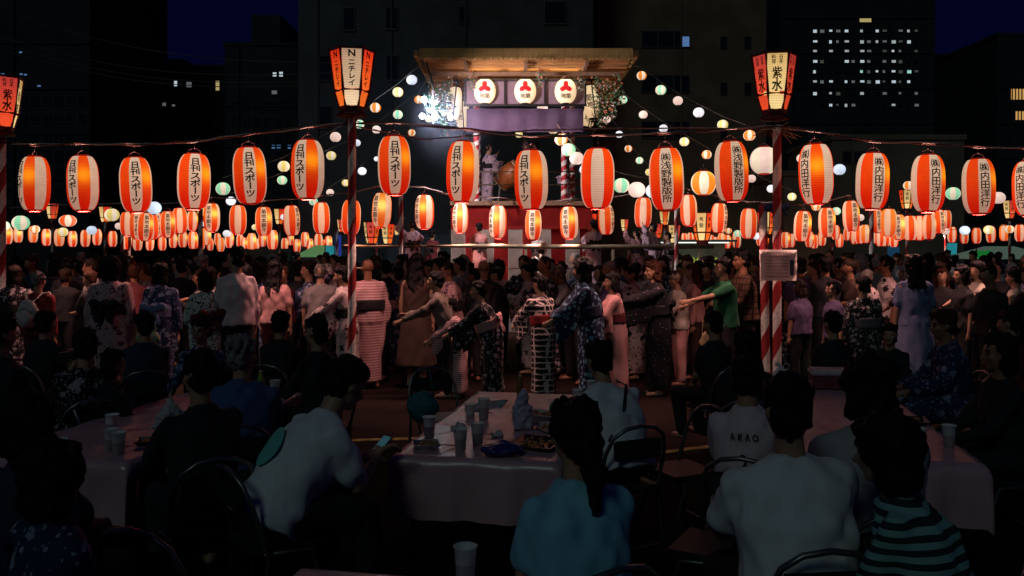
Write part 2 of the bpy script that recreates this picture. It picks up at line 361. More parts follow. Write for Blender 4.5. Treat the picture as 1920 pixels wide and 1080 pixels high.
pole(1457, 235, 148, 'tall red and white striped pole behind the paper notice, right of centre', 0.055)
pole(1437, 384, 147, 'shorter leaning striped pole under the left half of the paper notice', 0.055, lean=1.2)
pole(752, 345, 88, 'striped pole at the left front corner of the lower stage', 0.045)
pole(1268, 350, 86, 'striped pole at the right front corner of the lower stage', 0.045)
pole(376, 380, 84, 'striped pole at the left end of the second rope', 0.05)
pole(1634, 385, 84, 'striped pole near the right end of the second rope', 0.05)
for x, yt, s, lb in [(229, 440, 62, 'under the left lantern cluster, left one'), (243, 436, 60, 'under the left lantern cluster, right one'), (880, 448, 70, 'before the striped curtain, left of the steps'),
    (765, 480, 60, 'low behind the lower stage rail on the left'), (1179, 470, 60, 'low behind the lower stage rail on the right'), (1773, 440, 60, 'under the right lantern cluster'), (1560, 455, 58, 'far, below the fourth pole lamp'),
    (1700, 395, 55, 'slim, below the far lamp above the right lantern cluster'), (1893, 415, 55, 'slim, below the far lamp near the right edge'), (197, 415, 52, 'slim, below the far lamp behind the yellow globe'), (98, 412, 50, 'slim, below the far lamp behind the green globe'),
    (524, 425, 52, 'slim, below the far lamp between two striped lanterns'), (706, 425, 52, 'slim, beside two small lamps left of the stage'), (1246, 425, 52, 'slim, below the far lamp right of the stage'), (632, 430, 54, 'slim, behind the pole left of centre')]:
    pole(x, yt, s, 'thin striped pole ' + lb, 0.045)
# flood light at the top left of the stage is built with the stage below

# ------------------------------------------------------------------ bonbori lamps (six sided paper lamps on poles)
FRM = mat('bonbori_frame', (0.10, 0.006, 0.006), 0.5, var=0)
def lamp_paper(name, top, bot, z0=.1, z1=.8): return paper(name, tuple(c * .6 for c in top), bot, top, tuple(c * 1.1 for c in bot), 1.0, z0, z1, bulb=(0, 0, .2), k=0.004)
PC = lamp_paper('lamp_paper_cream', (0.46, 0.27, 0.17), (0.85, 0.60, 0.36)); PO = lamp_paper('lamp_paper_orange', (0.70, 0.022, 0.008), (1.0, 0.18, 0.02)); PR = lamp_paper('lamp_paper_red', (0.42, 0.035, 0.03), (0.9, 0.08, 0.02))
PY = lamp_paper('lamp_paper_yellow', (0.62, 0.38, 0.13), (1.0, 0.72, 0.30))
def rad(z): # bottom tier flares more
    return 0.150 + (z - 0.10) * 0.29 if z < 0.30 else 0.208 + (z - 0.30) * 0.128
def hexp(k, z, off=0.0):
    a = R(60 * k - 30 - 90 + 60 * 0); r = rad(z) + off; return Vector((r * math.cos(a + R(0)), r * math.sin(a), z))
def bonbori(x, yb, s, label, cols, texts, rot=0.0, tiltx=0, group='six sided paper lamps on striped poles', lettered=True, scale=1.0):
    p = at(x, yb, s)
    t = thing('pole_lamp', label, 'lamp', p, R(rot), group); t.scale = (scale,) * 3
    for k in range(6):
        for (z0, z1, nm) in ((0.10, 0.285, 'lower_pane'), (0.305, 0.80, 'upper_pane')):
            bm = bmesh.new(); q = [hexp(k, z0), hexp(k + 1, z0), hexp(k + 1, z1), hexp(k, z1)]
            c = sum(q, Vector()) / 4; nrm = (q[1] - q[0]).cross(q[3] - q[0]).normalized()
            vs = [bm.verts.new(c + (v - c) * 0.93 - nrm * (-0.0)) for v in q]; vi = [bm.verts.new(v.co - nrm * 0.008) for v in vs]
            bm.faces.new(vs); bm.faces.new(vi[::-1])
            for j in range(4): bm.faces.new((vs[j], vi[j], vi[(j + 1) % 4], vs[(j + 1) % 4]))
            new_obj(nm, bm_mesh(bm, nm, cols[k % len(cols)], False), t)
        if lettered and texts:
            for (s_, w_, h_, dx, zc) in texts:
                tb = text_bm(s_, w_, h_)
                z0, z1 = 0.305, 0.80; a = hexp(k, z0); b = hexp(k + 1, z0); a1 = hexp(k, z1); b1 = hexp(k + 1, z1)
                nrm = (b - a).cross(a1 - a).normalized()
                for v in tb.verts:
                    f = (v.co.z + zc - z0) / (z1 - z0); l = a.lerp(a1, f); r_ = b.lerp(b1, f); wd = (r_ - l).length; u = 0.5 + (v.co.x + dx) / wd
                    v.co = l.lerp(r_, u) + nrm * 0.004
                me = bpy.data.meshes.new('lettering'); tb.to_mesh(me); tb.free(); me.materials.append(INK); new_obj('lettering', me, t)
    bm = bmesh.new()
    for k in range(6):
        for z0, z1 in ((0.09, 0.30), (0.30, 0.82)):
            a = hexp(k, z0, .006); b = hexp(k, z1, .006); tube(bm, [a, b], 0.019, 4)
        for z in (0.095, 0.295, 0.805): tube(bm, [hexp(k, z, .004), hexp(k + 1, z, .004)], 0.015, 4)
    new_obj('frame', bm_mesh(bm, 'frame', FRM, False), t)
    X = Vector((1, 0, 0)); Y = Vector((0, 1, 0)); bm = bmesh.new()
    loft(bm, [(Vector((0, 0, z)), X * r, Y * r) for z, r in ((0.09, .168), (0.06, .15), (0.03, .15), (0.0, .19), (-.02, .19), (-.03, .06))], 6)
    new_obj('base', bm_mesh(bm, 'base', FRM, False), t)
    return t
NT = [('ニチレイ', 0.085, 0.33, 0, 0.50), ('N', 0.12, 0.11, 0, 0.735)]
ST = [('紫水', 0.12, 0.30, 0, 0.47), ('日本', 0.05, 0.11, 0.045, 0.71), ('料理', 0.05, 0.11, -0.045, 0.71)]
bonbori(660, 216, 150, 'six sided red framed lamp with katakana on cream and orange panes, left of centre', [PC, PO, PO, PC, PO, PO], NT, 10)
bonbori(1452, 222, 147, 'six sided lamp with two large kanji on a cream pane, above the twig knot', [PY, PR, PR, PY, PR, PR], ST, -8)
bonbori(4, 252, 132, 'six sided red lamp with two large kanji, cut by the left picture edge', [PR, PY, PR, PR, PY, PR], ST, 49)
fl = [(1700,396,42,'above the right lantern cluster'),(1893,414,40,'near the right picture edge'),(197,420,34,'behind the yellow globe on the left'),(98,414,34,'behind the green globe on the left'),(524,424,34,'between two striped lanterns'),
 (697,462,48,'left one of the pair beside the lower stage'),(727,462,44,'right one of the pair beside the lower stage'),(880,452,52,'glowing yellow before the striped curtain'),(1103,450,52,'at the right end of the striped curtain'),(1171,436,26,'tiny, right of the stage'),(1246,425,30,'orange, above the rail right of the stage'),
 (1264,460,40,'behind the right corner pole of the lower stage'),(1317,458,62,'red and white, tallest right of the stage'),(1232,450,32,'orange, over the group on the lower stage'),(1436,445,50,'partly hidden by the short leaning pole'),(641,438,28,'beside the blue banner, tiny'),(747,452,30,'behind the left corner pole of the lower stage')]
proto = None
for i, (x, yb, h, lb) in enumerate(fl):
    c = [[PO, PY], [PR, PO, PY]][i % 2]
    t = bonbori(x, yb, h / 0.84, 'small distant six sided lamp ' + lb, c, [('奉納', 0.1, 0.28, 0, .55)], rot=random.choice([0, 25, 40]), lettered=(h > 38))
# twig and rope knot tied under the right lamp
bm = bmesh.new(); kp = at(1453, 243, 147)
for i in range(46):
    a = random.uniform(0, 6.28); e = random.uniform(-.5, .5); l = random.uniform(.12, .42) * (1.0 if abs(math.cos(a)) > .5 else .7)
    d = Vector((math.cos(a) * math.cos(e), math.sin(a) * math.cos(e) * .6, math.sin(e) * .7)); m_ = d * l * .5 + Vector((0, 0, random.uniform(-.03, .04)))
    tube(bm, [Vector((0, 0, random.uniform(-.12, .1))) + d * .03, m_, d * l + Vector((0, 0, random.uniform(-.06, .03)))], [0.009, 0.008, 0.004], 4, random.randint(0, 1))
tag(new_obj('rope_knot', bm_mesh(bm, 'rope_knot', [ROPE, mat('straw', (0.4, 0.27, 0.14), .9)]), None, kp), 'bristling knot of rope ends and straw under the right kanji lamp', 'knot')
bm = bmesh.new(); kp = at(660, 226, 150)
for i in range(14):
    a = random.uniform(0, 6.28); d = Vector((math.cos(a), math.sin(a) * .6, random.uniform(-.4, .4))); tube(bm, [d * .03, d * random.uniform(.08, .16)], [.008, .005], 4, i % 2)
tag(new_obj('rope_knot', bm_mesh(bm, 'rope_knot', [ROPE, ROPE2]), None, kp), 'small rope knot under the katakana lamp left of centre', 'knot')
CB = mat('blue_rag', (0.03, 0.06, 0.16), 0.9)
for x, lb in ((1440, 'short leaning pole'), (1462, 'notice pole')):
    bm = bmesh.new(); capsule(bm, (-.06, 0, 0), (.06, -.01, .02), .06, .055); capsule(bm, (.03, -.02, -.02), (.07, -.03, -.1), .025, .01)
    tag(new_obj('blue_cloth_tie', bm_mesh(bm, 'blue_cloth_tie', CB), None, at(x, 391, 146) + Vector((0, -.04, 0))), 'dark blue cloth tied round the ' + lb, 'cloth')

# ------------------------------------------------------------------ globes on strings radiating from the stage roof
def gl(name, c, w2=None, st=1.0):
    hi = tuple(min(1.4, x * 1.3) for x in c); lo = tuple(x * .72 for x in c)
    return paper(name, c, lo, hi, tuple(min(1.6, x * 1.5 + .1) for x in c), st, 0, .28, bulb=(.05, -.06, .15), k=.005)
GC = {'W': gl('globe_white', (.80, .78, .82)), 'P': gl('globe_pink', (.88, .62, .52)), 'Y': gl('globe_yellow', (.82, .62, .16)), 'G': gl('globe_green', (.30, .72, .42)), 'O': gl('globe_orange', (.95, .24, .02)), 'B': gl('globe_bluewhite', (.60, .70, .86)),
      'R': gl('globe_redorange', (.95, .10, .01)), 'C': gl('globe_cream', (.90, .72, .52))}
GN = {'W': 'white', 'P': 'pale pink', 'Y': 'yellow', 'G': 'mint green', 'O': 'orange and white', 'B': 'bluish white', 'R': 'flattened red orange'}
GM = {}
def globe_mesh(k):
    if k not in GM:
        bm = bmesh.new(); rows = []; n = 24; m = 22
        for i in range(m + 1):
            a = math.pi * (0.09 + 0.82 * i / m); r = .14 * math.sin(a) * (1 + .018 * (i % 2)); z = .14 - .14 * math.cos(a) * .93
            rows.append([bm.verts.new((r * math.cos(2 * math.pi * j / n), r * math.sin(2 * math.pi * j / n), z)) for j in range(n)])
        for a, b in zip(rows, rows[1:]):
            for j in range(n):
                f = bm.faces.new((a[j], a[(j + 1) % n], b[(j + 1) % n], b[j])); f.material_index = 1 if (j // 3) % 2 else 0
        alt = {'W': 'W', 'P': 'P', 'Y': 'C', 'G': 'C', 'O': 'C', 'B': 'B', 'R': 'C'}[k]
        GM[k] = bm_mesh(bm, 'paper_shell', [GC[k], GC[alt]])
    return GM[k]
bm = bmesh.new(); cyl(bm, (0, 0, 0), .04, .04, .02); CAPM = bm_mesh(bm, 'rim', BLK, False)
bm = bmesh.new(); tube(bm, [(0, 0, .28), (0, 0, .36)], .004, 4); HOOK = bm_mesh(bm, 'hook', WIRE)
chains = [
 ('left front', [(772,150,10,'W'),(746,173,10,'Y'),(704,202,10,'O'),(674,233,9,'G'),(629,257,10,'P'),(532,312,11,'Y'),(418,354,13,'G')]),
 ('left middle', [(785,187,8,'O'),(746,215,9,'G'),(706,243,8,'P'),(669,268,7,'W'),(621,292,9,'Y'),(529,338,9,'G'),(433,377,9,'W')]),
 ('left rear', [(804,223,7,'Y'),(772,249,7,'O'),(706,298,5,'W'),(679,321,8,'W'),(648,343,7,'Y'),(619,361,7,'P'),(588,378,8,'G')]),
 ('centre', [(994,142,8,'Y'),(1003,162,9,'O'),(1008,183,10,'G'),(1017,203,10,'P'),(1028,224,10,'W'),(1037,241,11,'Y'),(1052,262,12,'O'),(1066,281,13,'G'),(1081,297,13,'P'),(1100,318,13,'B'),(1122,330,13,'Y'),(1165,348,15,'G'),(1194,356,16,'P'),(1226,358,15,'B'),(1248,352,15,'Y')]),
 ('right front', [(1203,142,9,'O'),(1239,169,10,'G'),(1271,189,9,'P'),(1310,211,10,'W'),(1355,234,10,'Y'),(1405,254,11,'O')]),
 ('right middle', [(1168,187,8,'G'),(1206,215,8,'P'),(1244,241,8,'W'),(1283,266,9,'Y'),(1325,290,9,'O'),(1409,335,8,'P'),(1446,354,8,'W'),(1485,369,8,'Y')]),
 ('right rear', [(1138,224,7,'P'),(1161,252,7,'W'),(1178,279,7,'O'),(1199,301,7,'G'),(1217,323,7,'Y'),(1250,345,8,'Y')])]
loose = [(973,252,7,'Y'),(289,390,13,'B'),(210,403,13,'Y'),(39,418,15,'G'),(118,435,9,'Y'),(172,432,9,'B'),(66,430,8,'O'),(8,424,10,'G'),(223,424,7,'P'),(381,420,5,'W'),(380,397,9,'Y'),(478,426,6,'Y'),(532,407,6,'W'),(425,438,7,'W'),(127,411,15,'R'),
 (1574,318,11,'B'),(1503,297,9,'P'),(1703,348,9,'O'),(1787,363,13,'G'),(1872,371,12,'P'),(1568,396,8,'G'),(1613,408,7,'P'),(1315,405,7,'Y'),(1366,433,6,'O'),(1383,438,7,'G'),(1418,443,7,'W'),(1809,432,9,'B'),(1854,431,9,'Y'),(1773,434,7,'P'),(1530,388,8,'O'),(1893,430,8,'O')]
def globe(x, y, r, k, label, group):
    s = 2 * r / .28; p = at(x, y, s) - Vector((0, 0, .14))
    t = thing('globe_lantern', label, 'lantern', p, random.random() * 6, group)
    new_obj('paper_shell', globe_mesh(k), t); new_obj('rim', CAPM, t, (0, 0, .262)); new_obj('rim', CAPM, t, (0, 0, -.002)); new_obj('hook', HOOK, t)
    if k == 'R': t.scale = (1.0, 1.0, .8)
    return p + Vector((0, 0, .5))
starts = {'left front': (790, 122, 88), 'left middle': (800, 150, 78), 'left rear': (815, 190, 68), 'centre': (986, 118, 88), 'right front': (1184, 122, 88), 'right middle': (1150, 160, 78), 'right rear': (1120, 190, 68)}
for nm, ch in chains:
    pts = [at(*starts[nm])]
    for i, (x, y, r, k) in enumerate(ch):
        pts.append(globe(x, y, r, k, '%s paper globe, %s from the stage roof on the %s string' % (GN[k], ordinal(i), nm), 'paper globes on strings from the stage roof') - Vector((0, 0, .14)))
    rope(pts, 'thin %s string of paper globes running from the stage roof' % nm, 'string', r=0.009, name='globe_string', twist=False, m1=mat('string', (.40, .30, .24), .8, var=0))
gt = [at(x, y, 2 * r / .28) for x, y, r, k in loose]
where = ['low under the stage roof over the drummers', 'behind the third big lantern', 'left, above the far lamps', 'at the lower left by the edge pole', 'among the far row left, lower', 'among the far row left, right of the yellow one', 'small, in the far row by the left edge', 'cut by the left edge pole',
 'beside the left lantern cluster', 'tiny, right of the second rope pole', 'behind the first second rope lantern', 'tiny, between second rope lanterns', 'tiny, beside a far lamp', 'low in the far row', 'alone under the first two big lanterns',
 'just right of the notice pole', 'peeking from behind the first big lantern right of the notice pole', 'behind the third big lantern from the right edge', 'between the two rightmost big lanterns', 'near the right edge under the big lantern', 'between second rope lanterns on the right', 'left of the right cluster',
 'over the far lamps right of the stage', 'small, low right of the stage', 'small, beside the small orange one low right', 'low beside the leaning pole', 'in the far row at right', 'in the far row at right, by the bluish one', 'just right of the right cluster', 'under the first big lantern right of the notice pole', 'beside the rightmost far lamp']
for (x, y, r, k), wv in zip(loose, where): globe(x, y, r, k, '%s paper globe %s' % (GN[k], wv), 'loose paper globes among the lanterns')
# two larger round lanterns
def big_round(x, y, r, mats, label, rot):
    s = 2 * r / 0.5; p = at(x, y + r * .93, s); t = thing('round_lantern', label, 'lantern', p, R(rot), 'large round lanterns')
    bm = bmesh.new(); rows = []; n = 32; m = 24
    for i in range(m + 1):
        a = math.pi * (0.12 + 0.76 * i / m); rr = .25 * math.sin(a) ** .8 * (1 + .012 * (i % 2)); z = .25 - .25 * math.cos(a)
        rows.append([bm.verts.new((rr * math.cos(2 * math.pi * j / n), rr * math.sin(2 * math.pi * j / n), z)) for j in range(n)])
    for a, b in zip(rows, rows[1:]):
        for j in range(n):
            f = bm.faces.new((a[j], a[(j + 1) % n], b[(j + 1) % n], b[j])); f.material_index = (j // 4) % 2
    new_obj('paper_shell', bm_mesh(bm, 'paper_shell', mats), t)
    for z in (0.475, 0.0): new_obj('rim', ring_mesh(.10, .03, z, 'rim'), t)
    new_obj('handle', handle_mesh(.5, .08, .06), t)
big_round(1433, 303, 26, [GC['C'], GC['P']], 'large cream round lantern half hidden by the notice pole', 10)
big_round(1319, 345, 23, [paper('round_orange', (.8, .3, .05), (.95, .2, .01), (1.1, .32, .02), (1.5, .7, .1), 1., 0, .5), GC['C']], 'large orange and cream round lantern between two big striped ones', 13)
# ------------------------------------------------------------------ ground and city behind
GRD = mat('ground_dirt', (0.015, 0.009, 0.0075), 0.95, nscale=1.5, var=.5, bump=.5, spec=0.08)
bm = bmesh.new(); q = [bm.verts.new(v) for v in ((-300, -60, 0), (300, -60, 0), (300, 500, 0), (-300, 500, 0))]; bm.faces.new(q)
tag(new_obj('ground', bm_mesh(bm, 'ground', GRD, False)), kind='structure')
# worn yellow line painted on the ground
YL = mat('worn_yellow_paint', (0.35, 0.25, 0.05), .8, nscale=12, var=.5)
for i, (x, y, a, l) in enumerate([(-1.6, 8.3, 8, 1.6), (1.75, 8.0, 25, 1.3)]):
    bm = bmesh.new(); box(bm, (0, 0, 0), (l, .09, .006)); o = new_obj('painted_line', bm_mesh(bm, 'painted_line', YL, False), None, (x, y, .006), R(a)); tag(o, kind='structure')

def wall_mat(n, c): return mat(n, c, .85, nscale=.6, var=.25, bump=.1)
W_GREY = wall_mat('wall_grey', (.085, .09, .085)); W_BROWN = wall_mat('wall_brown', (.19, .135, .085)); W_DARK = wall_mat('wall_dark', (.030, .032, .036)); W_LOW = wall_mat('wall_low', (.17, .155, .115))
GLASS = mat('dark_glass', (.02, .024, .03), .15, var=0); FRAME = mat('window_frame', (.09, .09, .09), .5, var=0)
def lit(n, c, s): return mat(n, (.3, .3, .3), .6, emis=c, es=s, var=0)
LWH = lit('lit_white', (.78, .92, 1.0), .58); LDIM = lit('lit_dim', (.55, .62, .62), .16); LYE = lit('lit_yellow', (1.0, .8, .3), .38); LBL = lit('lit_blue', (.2, .45, 1.0), .32); LOR = lit('lit_orange', (1., .55, .15), .55); LTE = lit('lit_teal', (.5, 1.0, .9), .6)
# near windows at this distance: frame with a pane set back in it
def win_mesh(nm, m): bm = bmesh.new(); box(bm, (0, 0, 0), (1, .06, 1)); return bm_mesh(bm, nm, m, False)
WM = {k: win_mesh('pane', m) for k, m in (('g', GLASS), ('w', LWH), ('d', LDIM), ('y', LYE), ('b', LBL), ('o', LOR), ('t', LTE), ('m', lit('lit_mid', (.75, .85, .9), .42)), ('n', lit('lit_faint', (.6, .6, .5), .07)))}
bm = bmesh.new()
for c, s in (((0, 0, .53), (1.12, .12, .06)), ((0, 0, -.53), (1.12, .12, .06)), ((.53, 0, 0), (.06, .12, 1.0)), ((-.53, 0, 0), (.06, .12, 1.0))): box(bm, c, s)
WF = bm_mesh(bm, 'window', FRAME, False)
def building(name, x0, x1, ytop, Y, m, label, depth=14.0, wins=(), steps=(), roofbits=()):
    """front face spans photo pixels x0..x1 at distance Y; wins: (x0,y0,x1,y1,kind)"""
    s = F / Y; X0 = (x0 - HX) / s; X1 = (x1 - HX) / s; Z = EYE - (ytop - HY) / s
    t = thing(name, label, 'building', ((X0 + X1) / 2, Y, 0))
    cx = (X0 + X1) / 2
    box_obj('wall', (0, depth / 2, Z / 2), (X1 - X0, depth, Z), m, t)
    p = box_obj('parapet', (0, depth / 2, Z + .15), (X1 - X0 + .2, depth + .2, .3), m, t)
    nf = int(Z / 3.3)
    for q in range(1, nf):
        if Z > 12 and m is W_DARK: box_obj('ledge', (0, -.06, q * 3.3), (X1 - X0, .10, .14), m, t)
    for q in range(int((X1 - X0) / 4.5)): box_obj('drain_pipe', (-(X1 - X0) / 2 + 1.2 + q * 4.5, -.12, Z / 2), (.09, .09, Z), m, t)
    for (a, b, yt) in steps:
        xa = (a - HX) / s - cx; xb = (b - HX) / s - cx; z2 = EYE - (yt - HY) / s
        box_obj('roof_block', ((xa + xb) / 2, depth / 2, (Z + .3 + z2) / 2), (xb - xa, depth * .6, z2 - Z - .3), m, t)
    for (a, b, c, d, k) in wins:
        wx = (a + c) / 2; wz = (b + d) / 2; W = abs(c - a) / s; H = abs(d - b) / s
        f = new_obj('window', WF, t, ((wx - HX) / s - cx, -.05, EYE - (wz - HY) / s)); f.scale = (W, 1, H)
        new_obj('pane', WM[k], f, (0, .01, 0))
    return t
rnd = random.Random(3)
def grid(xs, ys, w, h, kinds): return [(x, y, x + w, y + h, rnd.choice(kinds)) for x in xs for y in ys]
building('office_building', -120, 168, -160, 62, W_DARK, 'dark office block at the far left edge with tiny blue lights', wins=[(37, 97, 43, 100, 'b'), (38, 138, 44, 141, 'b'), (46, 139, 52, 142, 'b'), (1, 138, 10, 141, 'b'), (71, 160, 78, 163, 'b')] + grid(range(15, 150, 22), range(180, 420, 34), 12, 16, 'g'))
building('apartment_building', 168, 420, 128, 75, W_DARK, 'low dark building with dimly lit windows left of the sky gap', steps=[(285, 322, 98), (330, 365, 112)], wins=[(327, 152, 333, 162, 'w'), (350, 154, 360, 164, 'd'), (405, 152, 412, 170, 'y'), (265, 190, 278, 198, 'd'), (278, 190, 284, 196, 'w'), (291, 193, 298, 199, 'w'), (305, 193, 312, 199, 'd'), (323, 196, 329, 200, 'd')] + grid(range(190, 400, 20), range(225, 400, 30), 10, 14, 'g'))
building('apartment_building', 421, 558, 86, 70, W_DARK, 'dark stepped building with a tall lift tower against the navy sky', steps=[(452, 508, 10)], wins=[(512, 136, 519, 144, 'w'), (524, 135, 531, 144, 'w'), (510, 170, 520, 177, 'd'), (510, 272, 516, 279, 'b'), (519, 272, 527, 278, 'b'), (540, 272, 546, 279, 'b')] + grid(range(435, 550, 20), range(190, 400, 30), 10, 14, 'g'))
building('office_building', 559, 1112, -200, 52, W_GREY, 'large grey blank walled building directly behind the stage', wins=[(725, 105, 746, 150, 'g'), (645, 16, 665, 56, 'g'), (724, 16, 745, 54, 'g'), (861, 14, 876, 42, 'g'), (1022, 5, 1061, 44, 'g'), (600, 200, 622, 240, 'g'), (600, 105, 622, 150, 'g')])
building('apartment_building', 1119, 1437, -200, 58, W_BROWN, 'brownish apartment block right of the stage with one blue lit window', wins=[(1204, 60, 1232, 88, 'g'), (1234, 60, 1262, 88, 'g'), (1264, 60, 1277, 88, 'g'), (1279, 69, 1292, 88, 'b')] + [(a, b, a + 27, b + 29, 'g') for a in (1204, 1234, 1264) for b in (143, 229)] + [(a, b, a + 11, b + 20, 'g') for a in (1351, 1396) for b in (70, 156, 243, 330)])
tw = []
kk = 'wwdwwddwwddwtd'
xs = [1524, 1537, 1554, 1567, 1583, 1596, 1612, 1625, 1641, 1654, 1671, 1684, 1700, 1714]
for j, y in enumerate((56, 76, 94, 113, 132, 151, 173, 195)):
    for i, x in enumerate(xs):
        r = rnd.random()
        k = 'w' if (i % 2 == 0 and r < .72) else ('d' if r < .72 else 'g')
        if j == 4 and i in (6, 12): k = 't'
        if k == 'w' and rnd.random() < .35: k = 'm'
        if k == 'd' and rnd.random() < .4: k = 'n'
        tw.append((x, y, x + rnd.choice([5, 6, 7, 8]), y + rnd.choice([4, 5, 5, 6]), k))
tw.append((1611, 35, 1633, 42, 'y'))
building('office_tower', 1464, 1753, -160, 80, W_DARK, 'tall black office tower with eight rows of small lit windows', wins=tw)
building('office_building', 1438, 1462, 47, 90, W_DARK, 'narrow black building in the gap left of the lit tower')
building('office_building', 1754, 1868, 106, 96, W_DARK, 'dark building right of the lit tower under the navy sky', steps=[], wins=[(1774, 158, 1779, 162, 'd'), (1781, 156, 1786, 162, 'w')] + grid(range(1770, 1860, 22), range(200, 400, 34), 10, 14, 'g'))
building('office_building', 1869, 2100, 68, 80, W_DARK, 'dark building at the right edge with orange lit blinds', wins=[(x, 167, x + 4, 187, 'o') for x in range(1892, 1960, 6)] + [(x, 209, x + 4, 225, 'o') for x in range(1903, 1960, 6)])
building('low_building', 1560, 1808, 262, 50, W_LOW, 'low plain walled building behind the lanterns on the right', depth=8, wins=[(a, 285, a + 14, 305, 'g') for a in (1580, 1598, 1616)], steps=[(1680, 1702, 248)])
building('low_building', 1470, 1558, 330, 48, W_LOW, 'small low building right of the notice pole behind the lanterns', depth=6)
# overhead cables at the upper left
CAB = mat('cable_grey', (.10, .10, .11), .6, var=0)
for i, (a, b) in enumerate([((-10, 14), (640, 118)), ((-10, 66), (640, 136)), ((-10, 80), (640, 150)), ((-10, 90), (640, 158))]):
    pa = at(a[0], a[1], 60); pb = at(b[0], b[1], 75); bm = bmesh.new()
    tube(bm, [pa.lerp(pb, k / 20) - Vector((0, 0, 1.0 * math.sin(math.pi * k / 20) * .5)) for k in range(21)], .012, 4)
    tag(new_obj('power_cable', bm_mesh(bm, 'power_cable', CAB)), ['topmost overhead cable crossing the dark upper left', 'second overhead cable crossing the dark upper left', 'third overhead cable crossing the dark upper left', 'lowest overhead cable crossing the dark upper left'][i], 'cable')

# ------------------------------------------------------------------ the stage tower
XC = 0.30
WOOD = mat('stage_wood', (.20, .12, .07), .7, nscale=14); BAM = mat('bamboo_pole', (.26, .21, .14), .85, nscale=10)
REDC = mat('red_cloth', (.36, .012, .010), .8, nscale=3, var=.2); WHC = mat('white_cloth', (.45, .38, .33), .85, nscale=3, var=.15); PURP = mat('purple_cloth', (.30, .20, .34), .8, nscale=2, var=.12)
def stripes_mat(name, c1, c2, scale, axis='X', rough=.8):
    m = bpy.data.materials.new(name); t, b = nodes(m); tc = t.nodes.new('ShaderNodeTexCoord'); wv = t.nodes.new('ShaderNodeTexWave'); wv.bands_direction = axis
    wv.inputs['Scale'].default_value = scale; wv.inputs['Distortion'].default_value = 2.5; wv.inputs['Detail Scale'].default_value = 2; t.links.new(tc.outputs['Object'], wv.inputs[0])
    n = t.nodes.new('ShaderNodeTexNoise'); n.inputs['Scale'].default_value = 3; t.links.new(tc.outputs['Object'], n.inputs[0])
    mx = t.nodes.new('ShaderNodeMath'); mx.operation = 'MULTIPLY'; t.links.new(wv.outputs['Fac'], mx.inputs[0]); t.links.new(n.outputs['Fac'], mx.inputs[1])
    r = t.nodes.new('ShaderNodeValToRGB'); r.color_ramp.elements[0].color = (*c1, 1); r.color_ramp.elements[1].color = (*c2, 1); r.color_ramp.elements[1].position = .7
    t.links.new(mx.outputs[0], r.inputs[0]); t.links.new(r.outputs[0], b.inputs['Base Color']); b.inputs['Roughness'].default_value = rough
    bu = t.nodes.new('ShaderNodeBump'); bu.inputs['Strength'].default_value = .5; bu.inputs['Distance'].default_value = .02; t.links.new(wv.outputs['Fac'], bu.inputs['Height']); t.links.new(bu.outputs[0], b.inputs['Normal'])
    return m
STRAW = stripes_mat('reed_screen', (.30, .13, .035), (.68, .34, .10), 9, 'Y')
STRAWF = stripes_mat('reed_edge', (.30, .17, .05), (.70, .48, .16), 12, 'X')
st = thing('festival_stage', 'two storey wooden festival stage with a reed roof and red and white curtain', 'stage', (XC, 20, 0))
def sp(name, c, s, m, rot=None): return box_obj(name, (c[0] - XC, c[1] - 20, c[2]), s, m, st, rot)
# lower deck
sp('lower_deck', (XC, 21.5, .84), (7.6, 5.8, .12), WOOD)
sp('skirt', (XC, 18.62, .39), (7.6, .04, .78), WHC)
for x in (-3.4, -1.7, 0, 1.7, 3.4): sp('rail_post', (XC + x * 1.12, 18.66, 1.36), (.06, .06, .98), BAM)
bm = bmesh.new(); tube(bm, [(-4.0, 0, 0), (-1, .0, .012), (1.2, 0, -.008), (4.1, 0, .0)], .05, 8); new_obj('hand_rail', bm_mesh(bm, 'hand_rail', BAM), st, (0, -1.35, 1.86))
bm = bmesh.new(); tube(bm, [(-4.0, 0, 0), (4.1, 0, 0)], .03, 8); new_obj('hand_rail', bm_mesh(bm, 'hand_rail', BAM), st, (0, -1.35, 1.38))
# tower body hung with the curtain
sp('tower_core', (.235, 21.55, 1.85), (3.1, 3.1, 1.86), WOOD)
def cloth_strip(x0, x1, z0, z1, y, m, name, ph=0.0):
    bm = bmesh.new(); n = 10; k = 6; rows = []
    for j in range(k + 1):
        z = z0 + (z1 - z0) * j / k
        rows.append([bm.verts.new((x0 + (x1 - x0) * i / n - XC, y - 20 + .035 * math.sin((x0 + (x1 - x0) * i / n) * 11 + ph + z * .6) * (1 - .5 * j / k), z)) for i in range(n + 1)])
    for a, b in zip(rows, rows[1:]):
        for i in range(n): bm.faces.new((a[i], a[i + 1], b[i + 1], b[i]))
    r = bmesh.ops.solidify(bm, geom=bm.faces[:], thickness=.008)
    new_obj(name, bm_mesh(bm, name, m), st)
x = -1.42; i = 0
while x < 1.86:
    x1 = min(x + .333, 1.87); cloth_strip(x, x1, .92, 2.26, 19.86, REDC if i % 2 else WHC, 'curtain_stripe'); x = x1; i += 1
cloth_strip(-1.42, 1.87, 2.262, 2.83, 19.86, REDC, 'curtain_band')
